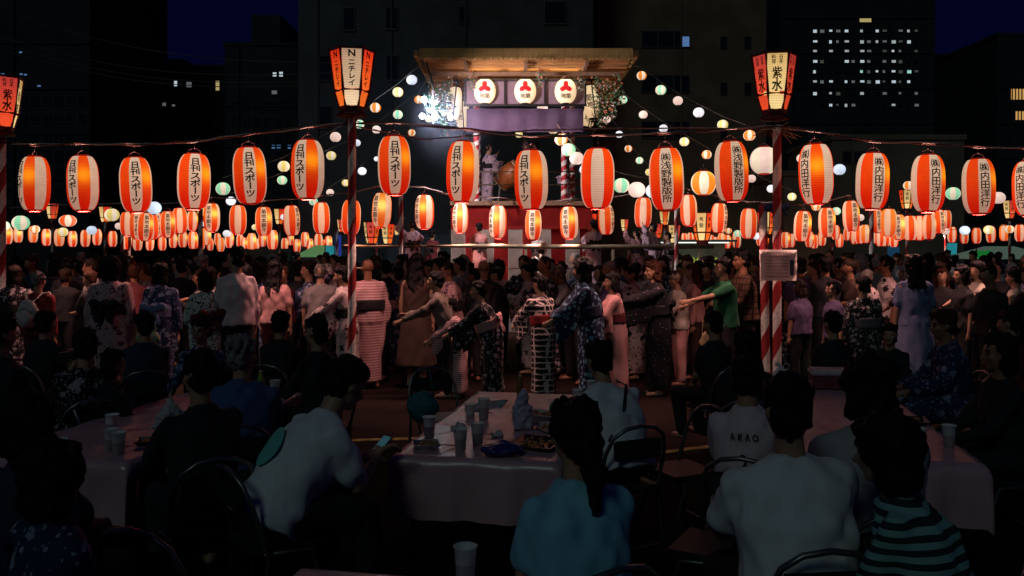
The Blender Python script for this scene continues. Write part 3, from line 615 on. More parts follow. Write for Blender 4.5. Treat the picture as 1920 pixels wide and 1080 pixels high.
# upper deck, poles, rails
sp('upper_deck', (.235, 21.3, 2.86), (3.34, 3.1, .10), WOOD)
for (px, Y) in ((893, 19.95), (1058, 19.95), (896, 23.0), (1073, 22.9)):
    X = (px - HX) * Y / F
    o = new_obj('striped_post', pole_mesh(.075, 2.95, 13), st, (X - XC, Y - 20, 2.9))
    o.data.materials[1] = mat('post_white', (.72, .68, .64), .5); o.data.materials[0] = mat('post_red', (.42, .02, .03), .5)
for z in (3.60, 3.30):
    for (a, b) in (((-1.33, 19.9), (1.8, 19.9)), ((-1.33, 22.7), (1.8, 22.7)), ((-1.33, 19.9), (-1.33, 22.7)), ((1.8, 19.9), (1.8, 22.7))):
        bm = bmesh.new(); tube(bm, [(a[0] - XC, a[1] - 20, z), (b[0] - XC, b[1] - 20, z)], .026, 8); new_obj('deck_rail', bm_mesh(bm, 'deck_rail', BAM), st)
# roof: frame beams, reed ceiling built of narrow screens, thick front roll
zr = 5.84
for j in range(24):
    y0 = 18.08 + j * .25
    wd = 2.2 + .3 * j / 24
    sp('reed_screen', (XC + .01 * (j % 3), y0 + .125, zr + .02 + .014 * (j % 2)), (2 * wd, .235, .03), STRAW)
sp('eave_roll', (XC, 18.0, zr + .09), (4.48, .14, .20), STRAWF)
for xx in (-2.24, 2.24): sp('eave_roll', (XC + xx * 1.04, 21.1, zr + .10), (.08, 6.2, .12), STRAWF)
bm = bmesh.new(); rf = random.Random(4)
for q in range(900):
    if q % 3: c = Vector((rf.uniform(-2.24, 2.24), -2.07 + rf.uniform(-.04, .05), zr + .02)); 
    else: c = Vector((rf.choice([-1, 1]) * (2.30 + rf.uniform(-.03, .03)), rf.uniform(-2, 4), zr + .06))
    l = rf.uniform(.04, .15); d = Vector((rf.uniform(-.35, .35), rf.uniform(-.3, .3), -1)).normalized() * l; s_ = Vector((.007, 0, 0))
    bm.faces.new([bm.verts.new(v) for v in (c - s_, c + s_, c + d)])
o = new_obj('straw_fringe', bm_mesh(bm, 'straw_fringe', STRAWF, False), st); o['kind'] = 'stuff'
for xx in (-1.3, 0, 1.3): sp('roof_beam', (XC + xx, 21, zr - .05), (.07, 5.6, .09), WOOD)
for yy in (19.0, 22.9): sp('roof_beam', (XC, yy, zr - .05 - .09), (4.2, .07, .08), WOOD)
# lantern panels
XL, XR_ = -1.075, 1.675; zt, zb = 5.66, 4.98 + .1; PW = (XR_ - XL) / 3
CREAM = paper('round_cream', (.8, .7, .5), (.72, .48, .26), (.86, .62, .36), (1.0, .78, .48), 1.0, 0, .6)
for i in range(3):
    xc = XL + PW * (i + .5)
    sp('panel_cloth', (xc, 19.52, (zt + zb) / 2), (PW - .05, .03, zt - zb), mat('panel_cloth', (.20, .14, .19), .8, nscale=3))
bm = bmesh.new()
for zz in (zt, zb): box(bm, (0, 0, zz), (XR_ - XL + .06, .07, .045))
for i in range(4): box(bm, (XL + PW * i - (XL + XR_) / 2, 0, (zt + zb) / 2), (.045, .065, zt - zb - .05))
new_obj('panel_frame', bm_mesh(bm, 'panel_frame', BLK, False), st, ((XL + XR_) / 2 - XC, -.52, 0))
bm = bmesh.new(); n = 10; y = 19.75
vs = [[bm.verts.new((XL + .02 + (XR_ - XL - .04) * i / 30 - XC, y - 20 + .03 * math.sin(i * 1.3), z)) for i in range(31)] for z in (zb - .03, 4.8, 4.55 + 0, 4.50)]
for a, b in zip(vs, vs[1:]):
    for i in range(30): bm.faces.new((a[i], a[i + 1], b[i + 1], b[i]))
bmesh.ops.solidify(bm, geom=bm.faces[:], thickness=.006)
new_obj('purple_banner', bm_mesh(bm, 'purple_banner', PURP), st)
REDK = mat('crest_red', (.5, .01, .02), .6, emis=(.45, .004, .008), es=.8, var=0)
for i in range(3):
    px = XL + PW * (i + .5)
    t = thing('crest_lantern', 'round cream lantern with red petal crest, %s of the three panels under the eave' % ['left', 'middle', 'right'][i], 'lantern', (px, 19.38, 5.09), group='round crest lanterns in the front panels')
    bm = bmesh.new(); rows = []; n = 32; m = 20
    for k in range(m + 1):
        a = math.pi * (.10 + .80 * k / m); r = .245 * math.sin(a) ** .85 * (1 + .01 * (k % 2)); z = .29 - .29 * math.cos(a)
        rows.append([bm.verts.new((r * math.cos(2 * math.pi * j / n), .5 * r * math.sin(2 * math.pi * j / n), z)) for j in range(n)])
    for a, b in zip(rows, rows[1:]):
        for j in range(n): bm.faces.new((a[j], a[(j + 1) % n], b[(j + 1) % n], b[j]))
    new_obj('paper_shell', bm_mesh(bm, 'paper_shell', CREAM), t)
    for zz in (.0, .545):
        bm = bmesh.new(); X = Vector((.095, 0, 0)); Y = Vector((0, .06, 0)); loft(bm, [(Vector((0, 0, zz)), X, Y), (Vector((0, 0, zz + .035)), X, Y)], 16); new_obj('rim', bm_mesh(bm, 'rim', BLK, False), t)
    def onto(bm):
        for v in bm.verts:
            z = v.co.z; c = max(-1, min(1, (.29 - z) / .29)); r = .245 * math.sin(math.acos(c)) ** .85
            v.co.y = -.5 * math.sqrt(max(0, r * r - v.co.x ** 2)) * 1.03 - .004
    bm = bmesh.new()
    for a in (90, 210, 330):
        c = Vector((math.cos(R(a)), 0, math.sin(R(a)))) * .072 + Vector((0, 0, .37)); rg = []
        for q in range(14):
            b = 2 * math.pi * q / 14; rr = .062 * (1 + .16 * math.cos(2 * (b - R(a))) + .12 * abs(math.sin(2.5 * (b - R(a)))))
            rg.append(bm.verts.new(c + Vector((math.cos(b) * rr, 0, math.sin(b) * rr))))
        cc = bm.verts.new(c)
        for q in range(14): bm.faces.new((cc, rg[q], rg[(q + 1) % 14]))
    onto(bm); new_obj('crest', bm_mesh(bm, 'crest', REDK, False), t)
    bm = text_bm('地築', .24, .12, horizontal=True)
    for v in bm.verts: v.co.z += .17
    slice_bm(bm, [-.06, 0, .06], [.14, .18]); onto(bm)
    new_obj('lettering', bm_mesh(bm, 'lettering', INK, False), t)
# tall cream lanterns at the sides
for (x, yt, yb, s, tx, lb) in ((858, 158, 232, 74, '', 'upper'), (868, 205, 242, 66, '', 'lower')):
    pass
sidel = [(848, 163, 225, 78, 'left of the crest panels, front one', 6), (868, 190, 240, 72, 'left of the crest panels, rear one', -3), (1112, 160, 222, 78, 'right of the crest panels, front one', -6), (1100, 196, 238, 70, 'right of the crest panels, rear one', 14)]
for (x, yt, yb, s, lb, tl) in sidel:
    p = at(x, yb, s); Hh = (yb - yt) / s
    t = thing('tall_lantern', 'tall cream lantern in a black frame ' + lb, 'lantern', p, 0, 'tall cream lanterns beside the crest panels'); t.rotation_euler[1] = R(tl)
    bm = bmesh.new(); rows = []; n = 24; m = 22
    for k in range(m + 1):
        u = abs(2 * k / m - 1); r = (.09 + .09 * (1 - u ** 3) ** .7) * (1 + .012 * (k % 2)); rows.append([bm.verts.new((r * math.cos(2 * math.pi * j / n), r * math.sin(2 * math.pi * j / n), Hh * k / m)) for j in range(n)])
    for a, b in zip(rows, rows[1:]):
        for j in range(n): bm.faces.new((a[j], a[(j + 1) % n], b[(j + 1) % n], b[j]))
    new_obj('paper_shell', bm_mesh(bm, 'paper_shell', CREAM), t)
    bm = bmesh.new(); cyl(bm, (0, 0, -.03), .10, .10, .04); cyl(bm, (0, 0, Hh - .01), .10, .10, .04); box(bm, (.03, -.21, Hh / 2), (.03, .03, Hh + .3)); box(bm, (.03, -.2, Hh + .1), (.24, .03, .04)); box(bm, (.03, -.2, -.1), (.24, .03, .04)); box(bm, (.03, -.1, Hh + .1), (.03, .2, .03)); box(bm, (.03, -.1, -.1), (.03, .2, .03))
    new_obj('frame', bm_mesh(bm, 'frame', BLK, False), t)
    bm = text_bm('築地', .13, .34)
    for v in bm.verts:
        v.co.z += Hh / 2; v.co.x -= .06; v.co.y = -math.sqrt(max(0, .182 ** 2 - v.co.x ** 2)) - .004
    new_obj('lettering', bm_mesh(bm, 'lettering', INK, False), t)
for i in range(3):
    xc = XL + PW * (i + .5)
    sp('tube_lamp', (xc, 19.25, 5.745), (PW * .8, .035, .035), mat('eave_tube', (.8, .8, .8), .4, emis=(1.0, .72, .42), es=13, var=0))
# hanging garlands of flowers and leaves
LEAF = mat('garland_leaf', (.05, .12, .04), .7, nscale=20, var=.5); FLW = mat('garland_flower', (.42, .36, .30), .7, nscale=20, var=.3); FLR = mat('garland_blossom', (.40, .12, .05), .7, nscale=20, var=.4)
gp = [(806, 150, 60, 86), (818, 158, 70, 84), (830, 152, 88, 82), (842, 140, 70, 82), (836, 175, 80, 74), (852, 200, 45, 70), (1118, 140, 80, 82), (1126, 150, 90, 82), (1137, 150, 84, 84), (1150, 152, 70, 86), (1160, 140, 60, 86), (1112, 190, 60, 72), (884, 132, 36, 84), (1088, 132, 40, 84), (1012, 128, 34, 86)]
for i, (x, y, l, s) in enumerate(gp):
    p = at(x, y, s); L_ = l / s; bm = bmesh.new(); tube(bm, [(0, 0, 0), (.02, 0, -L_ / 2), (0, 0, -L_)], .006, 4)
    for k in range(int(150 * L_)):
        z = -random.random() * L_; c = Vector((random.gauss(0, .05), random.gauss(0, .05), z)); a = Vector((random.uniform(-1, 1), random.uniform(-1, 1), random.uniform(-1.2, .3))).normalized() * random.uniform(.03, .06)
        b = a.cross(Vector((random.random(), random.random(), random.random()))).normalized() * random.uniform(.012, .022)
        vs = [bm.verts.new(v) for v in (c - a, c + b, c + a, c - b)]; f = bm.faces.new(vs); f.material_index = random.choice([0, 0, 0, 1, 2])
    me = bpy.data.meshes.new('garland'); bm.to_mesh(me); bm.free()
    for mm in (LEAF, FLW, FLR): me.materials.append(mm)
    o = new_obj('hanging_garland', me, None, p); tag(o, 'garland of leaves and small flowers hanging from the stage roof, %s from left' % ordinal(sorted(range(len(gp)), key=lambda q: gp[q][0]).index(i)), 'garland', 'garlands hanging from the stage roof')
# drum on the upper deck
t = thing('taiko_drum', 'large brown barrel drum tilted upward on the upper stage deck', 'drum', at(955, 388, 74), 0)
bm = bmesh.new(); rg = []
for k in range(9):
    u = k / 8 * 2 - 1; r = .30 + .085 * (1 - u * u); rg.append((Vector((0, u * .42, 0)), Vector((r, 0, 0)), Vector((0, 0, r))))
loft(bm, rg, 28); TK = mat('drum_wood', (.33, .10, .03), .35, nscale=6, var=.35)
d = new_obj('barrel', bm_mesh(bm, 'barrel', TK), t, (0, 0, .88)); d.rotation_euler = Vector((.72, -.30, .66)).to_track_quat('Y', 'Z').to_euler(); d.scale = (.74, .74, .74); d.location.z = .80
bm = bmesh.new()
for yy in (.423, -.453): loft(bm, [(Vector((0, yy, 0)), Vector((.31, 0, 0)), Vector((0, 0, .31))), (Vector((0, yy + .03, 0)), Vector((.31, 0, 0)), Vector((0, 0, .31)))], 28)
d2 = new_obj('drum_skin', bm_mesh(bm, 'drum_skin', mat('skin_hide', (.62, .50, .34), .6), False), d)
bm = bmesh.new()
for k in range(24):
    a = 2 * math.pi * k / 24
    for yy in (.375, -.375): ellip(bm, (.335 * math.cos(a), yy, .335 * math.sin(a)), Vector((0, 1, 0)), Vector((0, 0, 1)), (.014, .014, .014), 6)
new_obj('tacks', bm_mesh(bm, 'tacks', BLK), d)
bm = bmesh.new()
for sx in (-1, 1):
    tube(bm, [(sx * .3, -.3, 0), (sx * .24, .0, .5), (sx * .3, .25, .85)], .03, 6); tube(bm, [(sx * .3, .35, 0), (sx * .24, .0, .5), (sx * .3, -.2, .8)], .03, 6)
tube(bm, [(-.27, 0, .3), (.27, 0, .3)], .025, 6)
new_obj('stand', bm_mesh(bm, 'stand', mat('stand_metal', (.3, .28, .26), .4), True), t)
# fold-up microphone stand and wooden sticks left out of sight are not built
# ------------------------------------------------------------------ flood lights left of the stage
fl_pts = [(795, 187, 8), (817, 192, 5), (792, 218, 7), (817, 219, 7), (845, 222, 6), (804, 206, 4), (832, 214, 4)]
FLE = mat('flood_lens', (.8, .8, .8), .3, emis=(.80, .90, 1.0), es=38.0, var=0)
FS = 92.0; STE = mat('steel_dark', (.12, .12, .13), .45)
base = at(812, 150, FS)
t = thing('floodlight_bar', 'steel bar of seven white floodlights hung at the left corner of the stage roof', 'floodlight', base)
bm = bmesh.new(); c_ = at(800, 118, 90) - base; tube(bm, [c_, Vector((0, 0, -.1)), at(812, 232, FS) - base], .022, 6)
for yy in (190, 218): tube(bm, [at(790, yy, FS) - base, at(848, yy + 3, FS) - base], .018, 6)
new_obj('bar', bm_mesh(bm, 'bar', STE), t)
for x, y, r in fl_pts:
    p = at(x, y, FS) - base
    rr = r / FS * .72; Xv = Vector((rr, 0, 0)); Zv = Vector((0, 0, rr)); bm = bmesh.new(); loft(bm, [(Vector((0, .16, 0)), Xv * .5, Zv * .5), (Vector((0, .02, 0)), Xv * 1.1, Zv * 1.1), (Vector((0, -.02, 0)), Xv * 1.1, Zv * 1.1)], 16)
    h = new_obj('housing', bm_mesh(bm, 'housing', STE), t, p)
    bm = bmesh.new(); loft(bm, [(Vector((0, -.022, 0)), Xv, Zv), (Vector((0, -.045, 0)), Xv * .8, Zv * .8)], 16); new_obj('lens', bm_mesh(bm, 'lens', FLE), h)
def spot(name, loc, target, power, col, size, blend=.7, r=.3):
    l = bpy.data.lights.new(name, 'SPOT'); l.energy = power; l.color = col; l.spot_size = R(size); l.spot_blend = blend; l.shadow_soft_size = r
    o = bpy.data.objects.new(name, l); COL.objects.link(o); o.location = loc; d = Vector(target) - Vector(loc); o.rotation_euler = d.to_track_quat('-Z', 'Y').to_euler(); return o
fpos = at(812, 205, FS)
spot('floodlight_beam', fpos + Vector((-.1, .3, 0)), at(742, 330, F / 52), 1300, (.30, .58, 1.0), 48, 1.0)
spot('floodlight_beam', fpos + Vector((-.1, -.35, 0)), (0.5, 19.6, 3.6), 900, (1.0, .80, .84), 120, .6)

# added ball of thin haze that makes the glow round the floodlights
MST = bpy.data.materials.new('flood_glow'); MST.use_nodes = True; t_ = MST.node_tree; t_.nodes.remove(t_.nodes['Principled BSDF']); pv = t_.nodes.new('ShaderNodeVolumePrincipled'); pv.inputs['Color'].default_value = (.55, .72, 1.0, 1)
tc = t_.nodes.new('ShaderNodeTexCoord'); ln = t_.nodes.new('ShaderNodeVectorMath'); ln.operation = 'LENGTH'; t_.links.new(tc.outputs['Object'], ln.inputs[0])
mr = t_.nodes.new('ShaderNodeMapRange'); mr.inputs[1].default_value = 0.05; mr.inputs[2].default_value = 1.0; mr.inputs[3].default_value = .07; mr.inputs[4].default_value = 0.0; mr.interpolation_type = 'SMOOTHERSTEP'; t_.links.new(ln.outputs['Value'], mr.inputs[0]); t_.links.new(mr.outputs[0], pv.inputs['Density'])
t_.links.new(pv.outputs[0], t_.nodes['Material Output'].inputs['Volume'])
bm = bmesh.new(); bmesh.ops.create_icosphere(bm, subdivisions=3, radius=1.0); o = new_obj('flood_glow', bm_mesh(bm, 'flood_glow', MST), None, fpos + Vector((.05, -.15, -.1))); o.scale = (1.5, 1.0, 1.5); tag(o, kind='stuff')
# ------------------------------------------------------------------ stalls, tents and banners beyond the crowd
def tent(x0, x1, ytop, ybot, s, m, label):
    a = at((x0 + x1) / 2, ybot, s); W = (x1 - x0) / s; z1 = at(0, ytop, s).z; z0 = at(0, ybot, s).z
    t = thing('festival_tent', label, 'tent', (a.x, a.y, 0))
    bm = bmesh.new(); v = [bm.verts.new(c) for c in ((-W / 2, 0, z0), (W / 2, 0, z0), (W / 2, 3, z0), (-W / 2, 3, z0), (-W * .18, 1.5, z1), (W * .18, 1.5, z1))]
    for q in ((0, 1, 5, 4), (1, 2, 5), (2, 3, 4, 5), (3, 0, 4)): bm.faces.new([v[i] for i in q])
    r = bmesh.ops.solidify(bm, geom=bm.faces[:], thickness=.03); new_obj('canopy', bm_mesh(bm, 'canopy', m, False), t)
    for px, py in ((-W / 2 + .05, .05), (W / 2 - .05, .05), (W / 2 - .05, 2.9), (-W / 2 + .05, 2.9)): box_obj('leg', (px, py, (z0 - .04) / 2), (.05, .05, z0 - .04), STE, t)
    return t
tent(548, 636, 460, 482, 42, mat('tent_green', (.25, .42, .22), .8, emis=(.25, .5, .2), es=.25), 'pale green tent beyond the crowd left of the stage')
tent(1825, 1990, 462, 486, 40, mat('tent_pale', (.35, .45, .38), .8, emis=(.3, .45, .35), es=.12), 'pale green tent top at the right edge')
def banner(x0, x1, y0, y1, s, m, label, name='cloth_banner'):
    p = at((x0 + x1) / 2, y1, s); W = (x1 - x0) / s; H = (y1 - y0) / s; t = thing(name, label, 'banner', (p.x, p.y, 0))
    bm = bmesh.new(); rows = [[bm.verts.new((-W / 2 + W * i / 10, .04 * math.sin(i * .9 + j * .3), p.z + H * j / 5)) for i in range(11)] for j in range(6)]
    for a, b in zip(rows, rows[1:]):
        for i in range(10): bm.faces.new((a[i], a[i + 1], b[i + 1], b[i]))
    bmesh.ops.solidify(bm, geom=bm.faces[:], thickness=.01); new_obj('cloth', bm_mesh(bm, 'cloth', m), t)
    box_obj('banner_pole', (-W / 2 - .03, 0, (p.z + H + .1) / 2), (.04, .04, p.z + H + .1), STE, t)
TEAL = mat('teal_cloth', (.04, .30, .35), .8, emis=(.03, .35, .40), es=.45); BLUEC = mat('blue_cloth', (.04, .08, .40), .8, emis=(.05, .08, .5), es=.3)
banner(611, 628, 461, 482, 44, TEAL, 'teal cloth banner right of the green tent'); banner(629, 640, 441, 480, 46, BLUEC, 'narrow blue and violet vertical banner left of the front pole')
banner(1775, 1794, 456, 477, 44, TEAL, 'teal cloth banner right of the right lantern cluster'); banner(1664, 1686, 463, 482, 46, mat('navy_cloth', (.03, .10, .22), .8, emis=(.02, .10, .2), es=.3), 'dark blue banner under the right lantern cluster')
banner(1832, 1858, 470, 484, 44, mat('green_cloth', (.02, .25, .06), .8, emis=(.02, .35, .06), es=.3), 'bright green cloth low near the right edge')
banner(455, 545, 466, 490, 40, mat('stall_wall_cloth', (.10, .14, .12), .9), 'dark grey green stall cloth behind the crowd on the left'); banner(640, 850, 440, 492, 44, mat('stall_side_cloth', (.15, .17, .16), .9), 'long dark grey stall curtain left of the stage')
# bright stall right of the stage
t = thing('food_stall', 'brightly lit food stall with yellow drink bottles right of the stage', 'stall', (at(1300, 490, 42).x, F / 42, 0))
box_obj('canopy', (0, 0, 2.05), (3.4, 2.0, .10), mat('stall_canopy', (.4, .4, .38), .8), t); box_obj('counter', (0, -.7, .5), (3.4, .5, 1.0), mat('counter', (.3, .3, .3), .8), t)
box_obj('light_tube', (0, -.3, 1.97), (3.0, .06, .05), mat('tube_light', (.8, .8, .8), .4, emis=(.9, 1.0, .85), es=1.3, var=0), t)
for xx in (-1.65, 1.65): box_obj('leg', (xx, -.9, 1.0), (.05, .05, 2.0), STE, t)
for k in range(14):
    bm = bmesh.new(); cyl(bm, (0, 0, 0), .07, .07, .24, 10); cyl(bm, (0, 0, .24), .04, .03, .08, 10)
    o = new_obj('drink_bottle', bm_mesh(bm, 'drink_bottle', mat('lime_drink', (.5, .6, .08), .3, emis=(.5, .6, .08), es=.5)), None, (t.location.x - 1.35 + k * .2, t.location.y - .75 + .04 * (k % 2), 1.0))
    tag(o, 'lime yellow bottle standing on the counter of the bright food stall', 'bottle', 'yellow bottles on the stall counter')
box_obj('stall_back', (0, .95, 1.0), (3.3, .05, 2.0), mat('stall_back', (.45, .5, .5), .9), t)
# paper notice on the two striped poles
t = thing('paper_notice', 'white printed paper notice fixed to two striped poles', 'sign', at(1455, 497, 152) - Vector((0, .09, 0)), 0)
bm = bmesh.new(); W, H = .44, .38; rows = [[bm.verts.new(((-W / 2 + W * i / 8) * (1 + .05 * j / 5), -.012 * math.sin(i * .8) - .01 * math.sin(j), -H / 2 + H * j / 5)) for i in range(9)] for j in range(6)]
for a, b in zip(rows, rows[1:]):
    for i in range(8): bm.faces.new((a[i], a[i + 1], b[i + 1], b[i]))
bmesh.ops.solidify(bm, geom=bm.faces[:], thickness=.004); new_obj('sheet', bm_mesh(bm, 'sheet', mat('notice_paper', (.62, .52, .50), .7, nscale=4, var=.1)), t)
GREYI = mat('notice_grey', (.12, .10, .13), .7, var=0)
rn = random.Random(5)
def print_rows(nm, rows, m, dash):
    bm = bmesh.new()
    for (z, h, x0, x1) in rows:
        x = x0
        while x < x1:
            wd = rn.uniform(*dash)
            for q in range(3): box(bm, (x + wd / 2 + rn.uniform(-.002, .002), -.030, z + (q - 1) * h * .38), (wd * rn.uniform(.4, 1), .003, h * .2))
            box(bm, (x + wd * rn.uniform(.2, .8), -.0302, z), (wd * .2, .0028, h))
            x += wd * 1.35
    new_obj(nm, bm_mesh(bm, nm, m, False), t)
print_rows('printed_heading', [(.150, .022, -.15, .09)], INK, (.012, .02))
print_rows('printed_lines', [(.105 - k * .040, .014 if k % 3 else .02, -.17 + .02 * (k % 2), .11) for k in range(7)], GREYI, (.006, .014))
box_obj('printed_map', (.158, -.030, -.03), (.05, .004, .19), GREYI, t)
import numpy as np
# ------------------------------------------------------------------ people
def fuse(bm, voxel, name, mats, disp=0.0, dscale=6.0, zs=0.35, seed=0, smooth=2):
    """join the closed shapes in bm into one continuous skin"""
    bmesh.ops.recalc_face_normals(bm, faces=bm.faces[:])
    me = bpy.data.meshes.new(name); bm.to_mesh(me); bm.free()
    o = bpy.data.objects.new(name, me)
    m = o.modifiers.new('r', 'REMESH'); m.mode = 'VOXEL'; m.voxel_size = voxel; m.use_smooth_shade = True
    if smooth:
        sm = o.modifiers.new('s', 'SMOOTH'); sm.factor = .5; sm.iterations = smooth
    out = evaluated(o)
    bpy.data.objects.remove(o); bpy.data.meshes.remove(me)
    if disp:
        n = len(out.vertices); a = np.empty(n * 3, np.float32); out.vertices.foreach_get('co', a); a = a.reshape(-1, 3)
        nn = np.empty(n * 3, np.float32); out.vertices.foreach_get('normal', nn); nn = nn.reshape(-1, 3)
        p = a * np.array([dscale, dscale, dscale * zs], np.float32); rs = np.random.RandomState(seed + 1); f = np.zeros(n, np.float32)
        for q in range(14):
            d = rs.normal(size=3); d = d / np.linalg.norm(d) * (1.0 + 2.6 * rs.rand()); ph = rs.rand() * 6.3
            f += np.sin(p @ d.astype(np.float32) * 2.2 + ph + 1.3 * np.sin(p @ d[::-1].astype(np.float32) * 1.1)) / np.linalg.norm(d)
        a += nn * (f * .34 * disp)[:, None]; out.vertices.foreach_set('co', a.ravel()); out.update()
    out.materials.clear()
    for mm in (mats if isinstance(mats, (list, tuple)) else [mats]): out.materials.append(mm)
    out.name = name
    out.polygons.foreach_set('use_smooth', [True] * len(out.polygons))
    return out
UP = Vector((0, 0, 1))
def ik(a, b, l1, l2, hint):
    d = b - a; L = d.length
    if L > (l1 + l2) * .995: b = a + d * ((l1 + l2) * .995 / L); d = b - a; L = d.length
    x = (l1 * l1 - l2 * l2 + L * L) / (2 * L); h = math.sqrt(max(0, l1 * l1 - x * x)); dn = d / L
    p = (hint - dn * hint.dot(dn)).normalized(); return a + dn * x + p * h, b
ARMS = {'down': [(.03, .05, -.53)] * 2, 'reach': [(.50, -.02, -.14), (.46, -.04, -.22)], 'reachlow': [(.42, .0, -.34), (.38, .05, -.40)], 'clap': [(.34, -.15, -.12)] * 2, 'up': [(.22, .05, .34), (.34, -.02, .10)],
 'front': [(.30, -.13, -.26)] * 2, 'table': [(.36, -.06, -.30)] * 2, 'phone': [(.30, -.16, -.16), (.28, -.15, -.18)], 'lap': [(.26, -.10, -.40)] * 2, 'hold': [(.34, -.05, -.10), (.34, -.14, -.30)], 'camera': [(.30, -.12, .03)] * 2, 'sticks': [(.35, .0, .12), (.36, .0, -.12)], 'wave': [(.52, .02, -.30), (.40, -.10, -.20)]}
def skeleton(seated, lean, turn, nod, arms, wide=1.0, side=0.0):
    """local frame: +Y forward, +X right; heights for a 1.65 m adult"""
    J = {}; P = Vector((0, 0, .50 if seated else .90)); J['P'] = P
    S = Vector((math.sin(R(side)), math.sin(R(lean)), math.cos(R(lean)))).normalized(); J['S'] = S
    J['C'] = P + S * .27; N = P + S * .50; J['N'] = N
    Fw = (Vector((0, 1, 0)) - S * S.y).normalized(); J['F'] = Fw
    X = Vector((1, 0, 0)); X = (X - S * X.dot(S)).normalized(); J['X'] = X
    hl = lean * .45 + nod
    J['hu'] = Vector((math.sin(R(side)) * .5, math.sin(R(hl)), math.cos(R(hl)))).normalized()
    f = Vector((-math.sin(R(turn)), math.cos(R(turn)), 0)); f = (f - J['hu'] * f.dot(J['hu'])).normalized(); J['hf'] = f
    J['H'] = N + J['hu'] * .165 + f * .012
    for k, sgn in (('L', -1), ('R', 1)):
        sh = N - S * .080 + X * sgn * .160 * wide; J['sh' + k] = sh
        a = ARMS[arms][0 if k == 'L' else 1]
        tgt = sh + Vector((0, 1, 0)) * a[0] + Vector((1, 0, 0)) * sgn * a[1] + UP * a[2]
        el, hd = ik(sh, tgt, .27, .24, Vector((sgn * .6, -.5, -.9))); J['el' + k] = el; J['ha' + k] = hd
        hip = P + Vector((sgn * .085, 0, -.02)); J['hip' + k] = hip
        if seated: kn = hip + Vector((sgn * .06, .42, -.02)); ft = kn + Vector((0, .02 - .10 * (k == 'L'), -.40))
        else: kn = hip + Vector((sgn * .01, .03 if k == 'L' else .0, -.41)); ft = Vector((kn.x, .02 if k == 'L' else -.03, .07))
        J['kn' + k] = kn; J['ft' + k] = Vector((ft.x, ft.y, .07))
    return J
def hand(bm, w, d, palmn, sgn, curl=.35):
    """palm and five bent fingers leaving the wrist w along d"""
    d = d.normalized(); palmn = (palmn - d * palmn.dot(d)).normalized(); s = d.cross(palmn).normalized()
    capsule(bm, w, w + d * .085, .027, .036, 8, .45, s)
    for i, (o, l) in enumerate(((-.027, .066), (-.009, .076), (.009, .071), (.026, .056))):
        a = w + d * .085 + s * o; m = a + (d * math.cos(curl) + palmn * math.sin(curl)) * l * .5 + s * o * .25; e = m + (d * math.cos(curl * 2.2) + palmn * math.sin(curl * 2.2)) * l * .5
        capsule(bm, a, m, .0095, .009, 6); capsule(bm, m, e, .009, .0075, 6)
    a = w + d * .03 + s * sgn * .026; m = a + (d * .6 + s * sgn * .8 + palmn * .3).normalized() * .035; e = m + (d * .9 + s * sgn * .3 + palmn * .3).normalized() * .03
    capsule(bm, a, m, .012, .0105, 6); capsule(bm, m, e, .0105, .0085, 6)
def head_shape(bm, J):
    c, u, f = J['H'], J['hu'], J['hf']; s = f.cross(u)
    ellip(bm, c + u * .028 - f * .008, f, u, (.074, .092, .088), 14)
    ellip(bm, c - u * .030 + f * .026, f, u, (.058, .062, .082), 12)
    ellip(bm, c - u * .088 + f * .062, f, u, (.026, .024, .022), 8)
    capsule(bm, c + f * .083 + u * .010, c + f * .104 - u * .026, .009, .0145, 8)
    ellip(bm, c - u * .055 + f * .080, f, u, (.024, .014, .012), 8)
    ellip(bm, c + u * .026 + f * .072, f, u, (.055, .018, .012), 8)
    for g in (-1, 1):
        ellip(bm, c + s * g * .074 - f * .006 - u * .008, f, u, (.010, .020, .030), 8); ellip(bm, c + s * g * .036 + f * .064 - u * .022, f, u, (.024, .020, .020), 8)
    capsule(bm, J['N'] - J['S'] * .06, c - u * .05 - f * .018, .060, .050, 12)
def build_body(J, voxel, fingers=True, w=1.0):
    bm = bmesh.new(); P, S, N, X, Fw = J['P'], J['S'], J['N'], J['X'], J['F']
    loft(bm, [(P - S * .06, X * .10, Fw * .08), (P, X * .155 * w, Fw * .11 * w), (P + S * .12, X * .13 * w, Fw * .095 * w), (P + S * .26, X * .145 * w, Fw * .105 * w), (P + S * .38, X * .15 * w, Fw * .09), (N - S * .09, X * .12 * w, Fw * .068), (N - S * .03, X * .065, Fw * .055), (N, X * .045, Fw * .055)], 16)
    head_shape(bm, J)
    for k, g in (('L', -1), ('R', 1)):
        capsule(bm, J['sh' + k] - J['S'] * .008, J['el' + k], .040, .038); capsule(bm, J['el' + k], J['ha' + k], .038, .026)
        d = J['ha' + k] - J['el' + k]
        if fingers: hand(bm, J['ha' + k], d, Vector((-g, .2, -.5)), -g if True else g)
        else: capsule(bm, J['ha' + k], J['ha' + k] + d.normalized() * .13, .03, .02, 8, .5)
        capsule(bm, J['hip' + k], J['kn' + k], .085, .058); capsule(bm, J['kn' + k], J['ft' + k], .058, .036)
        capsule(bm, J['ft' + k] + Vector((0, -.03, -.03)), J['ft' + k] + Vector((0, .14, -.04)), .038, .03, 8)
    return fuse(bm, voxel, 'body', SKIN[0], smooth=2)
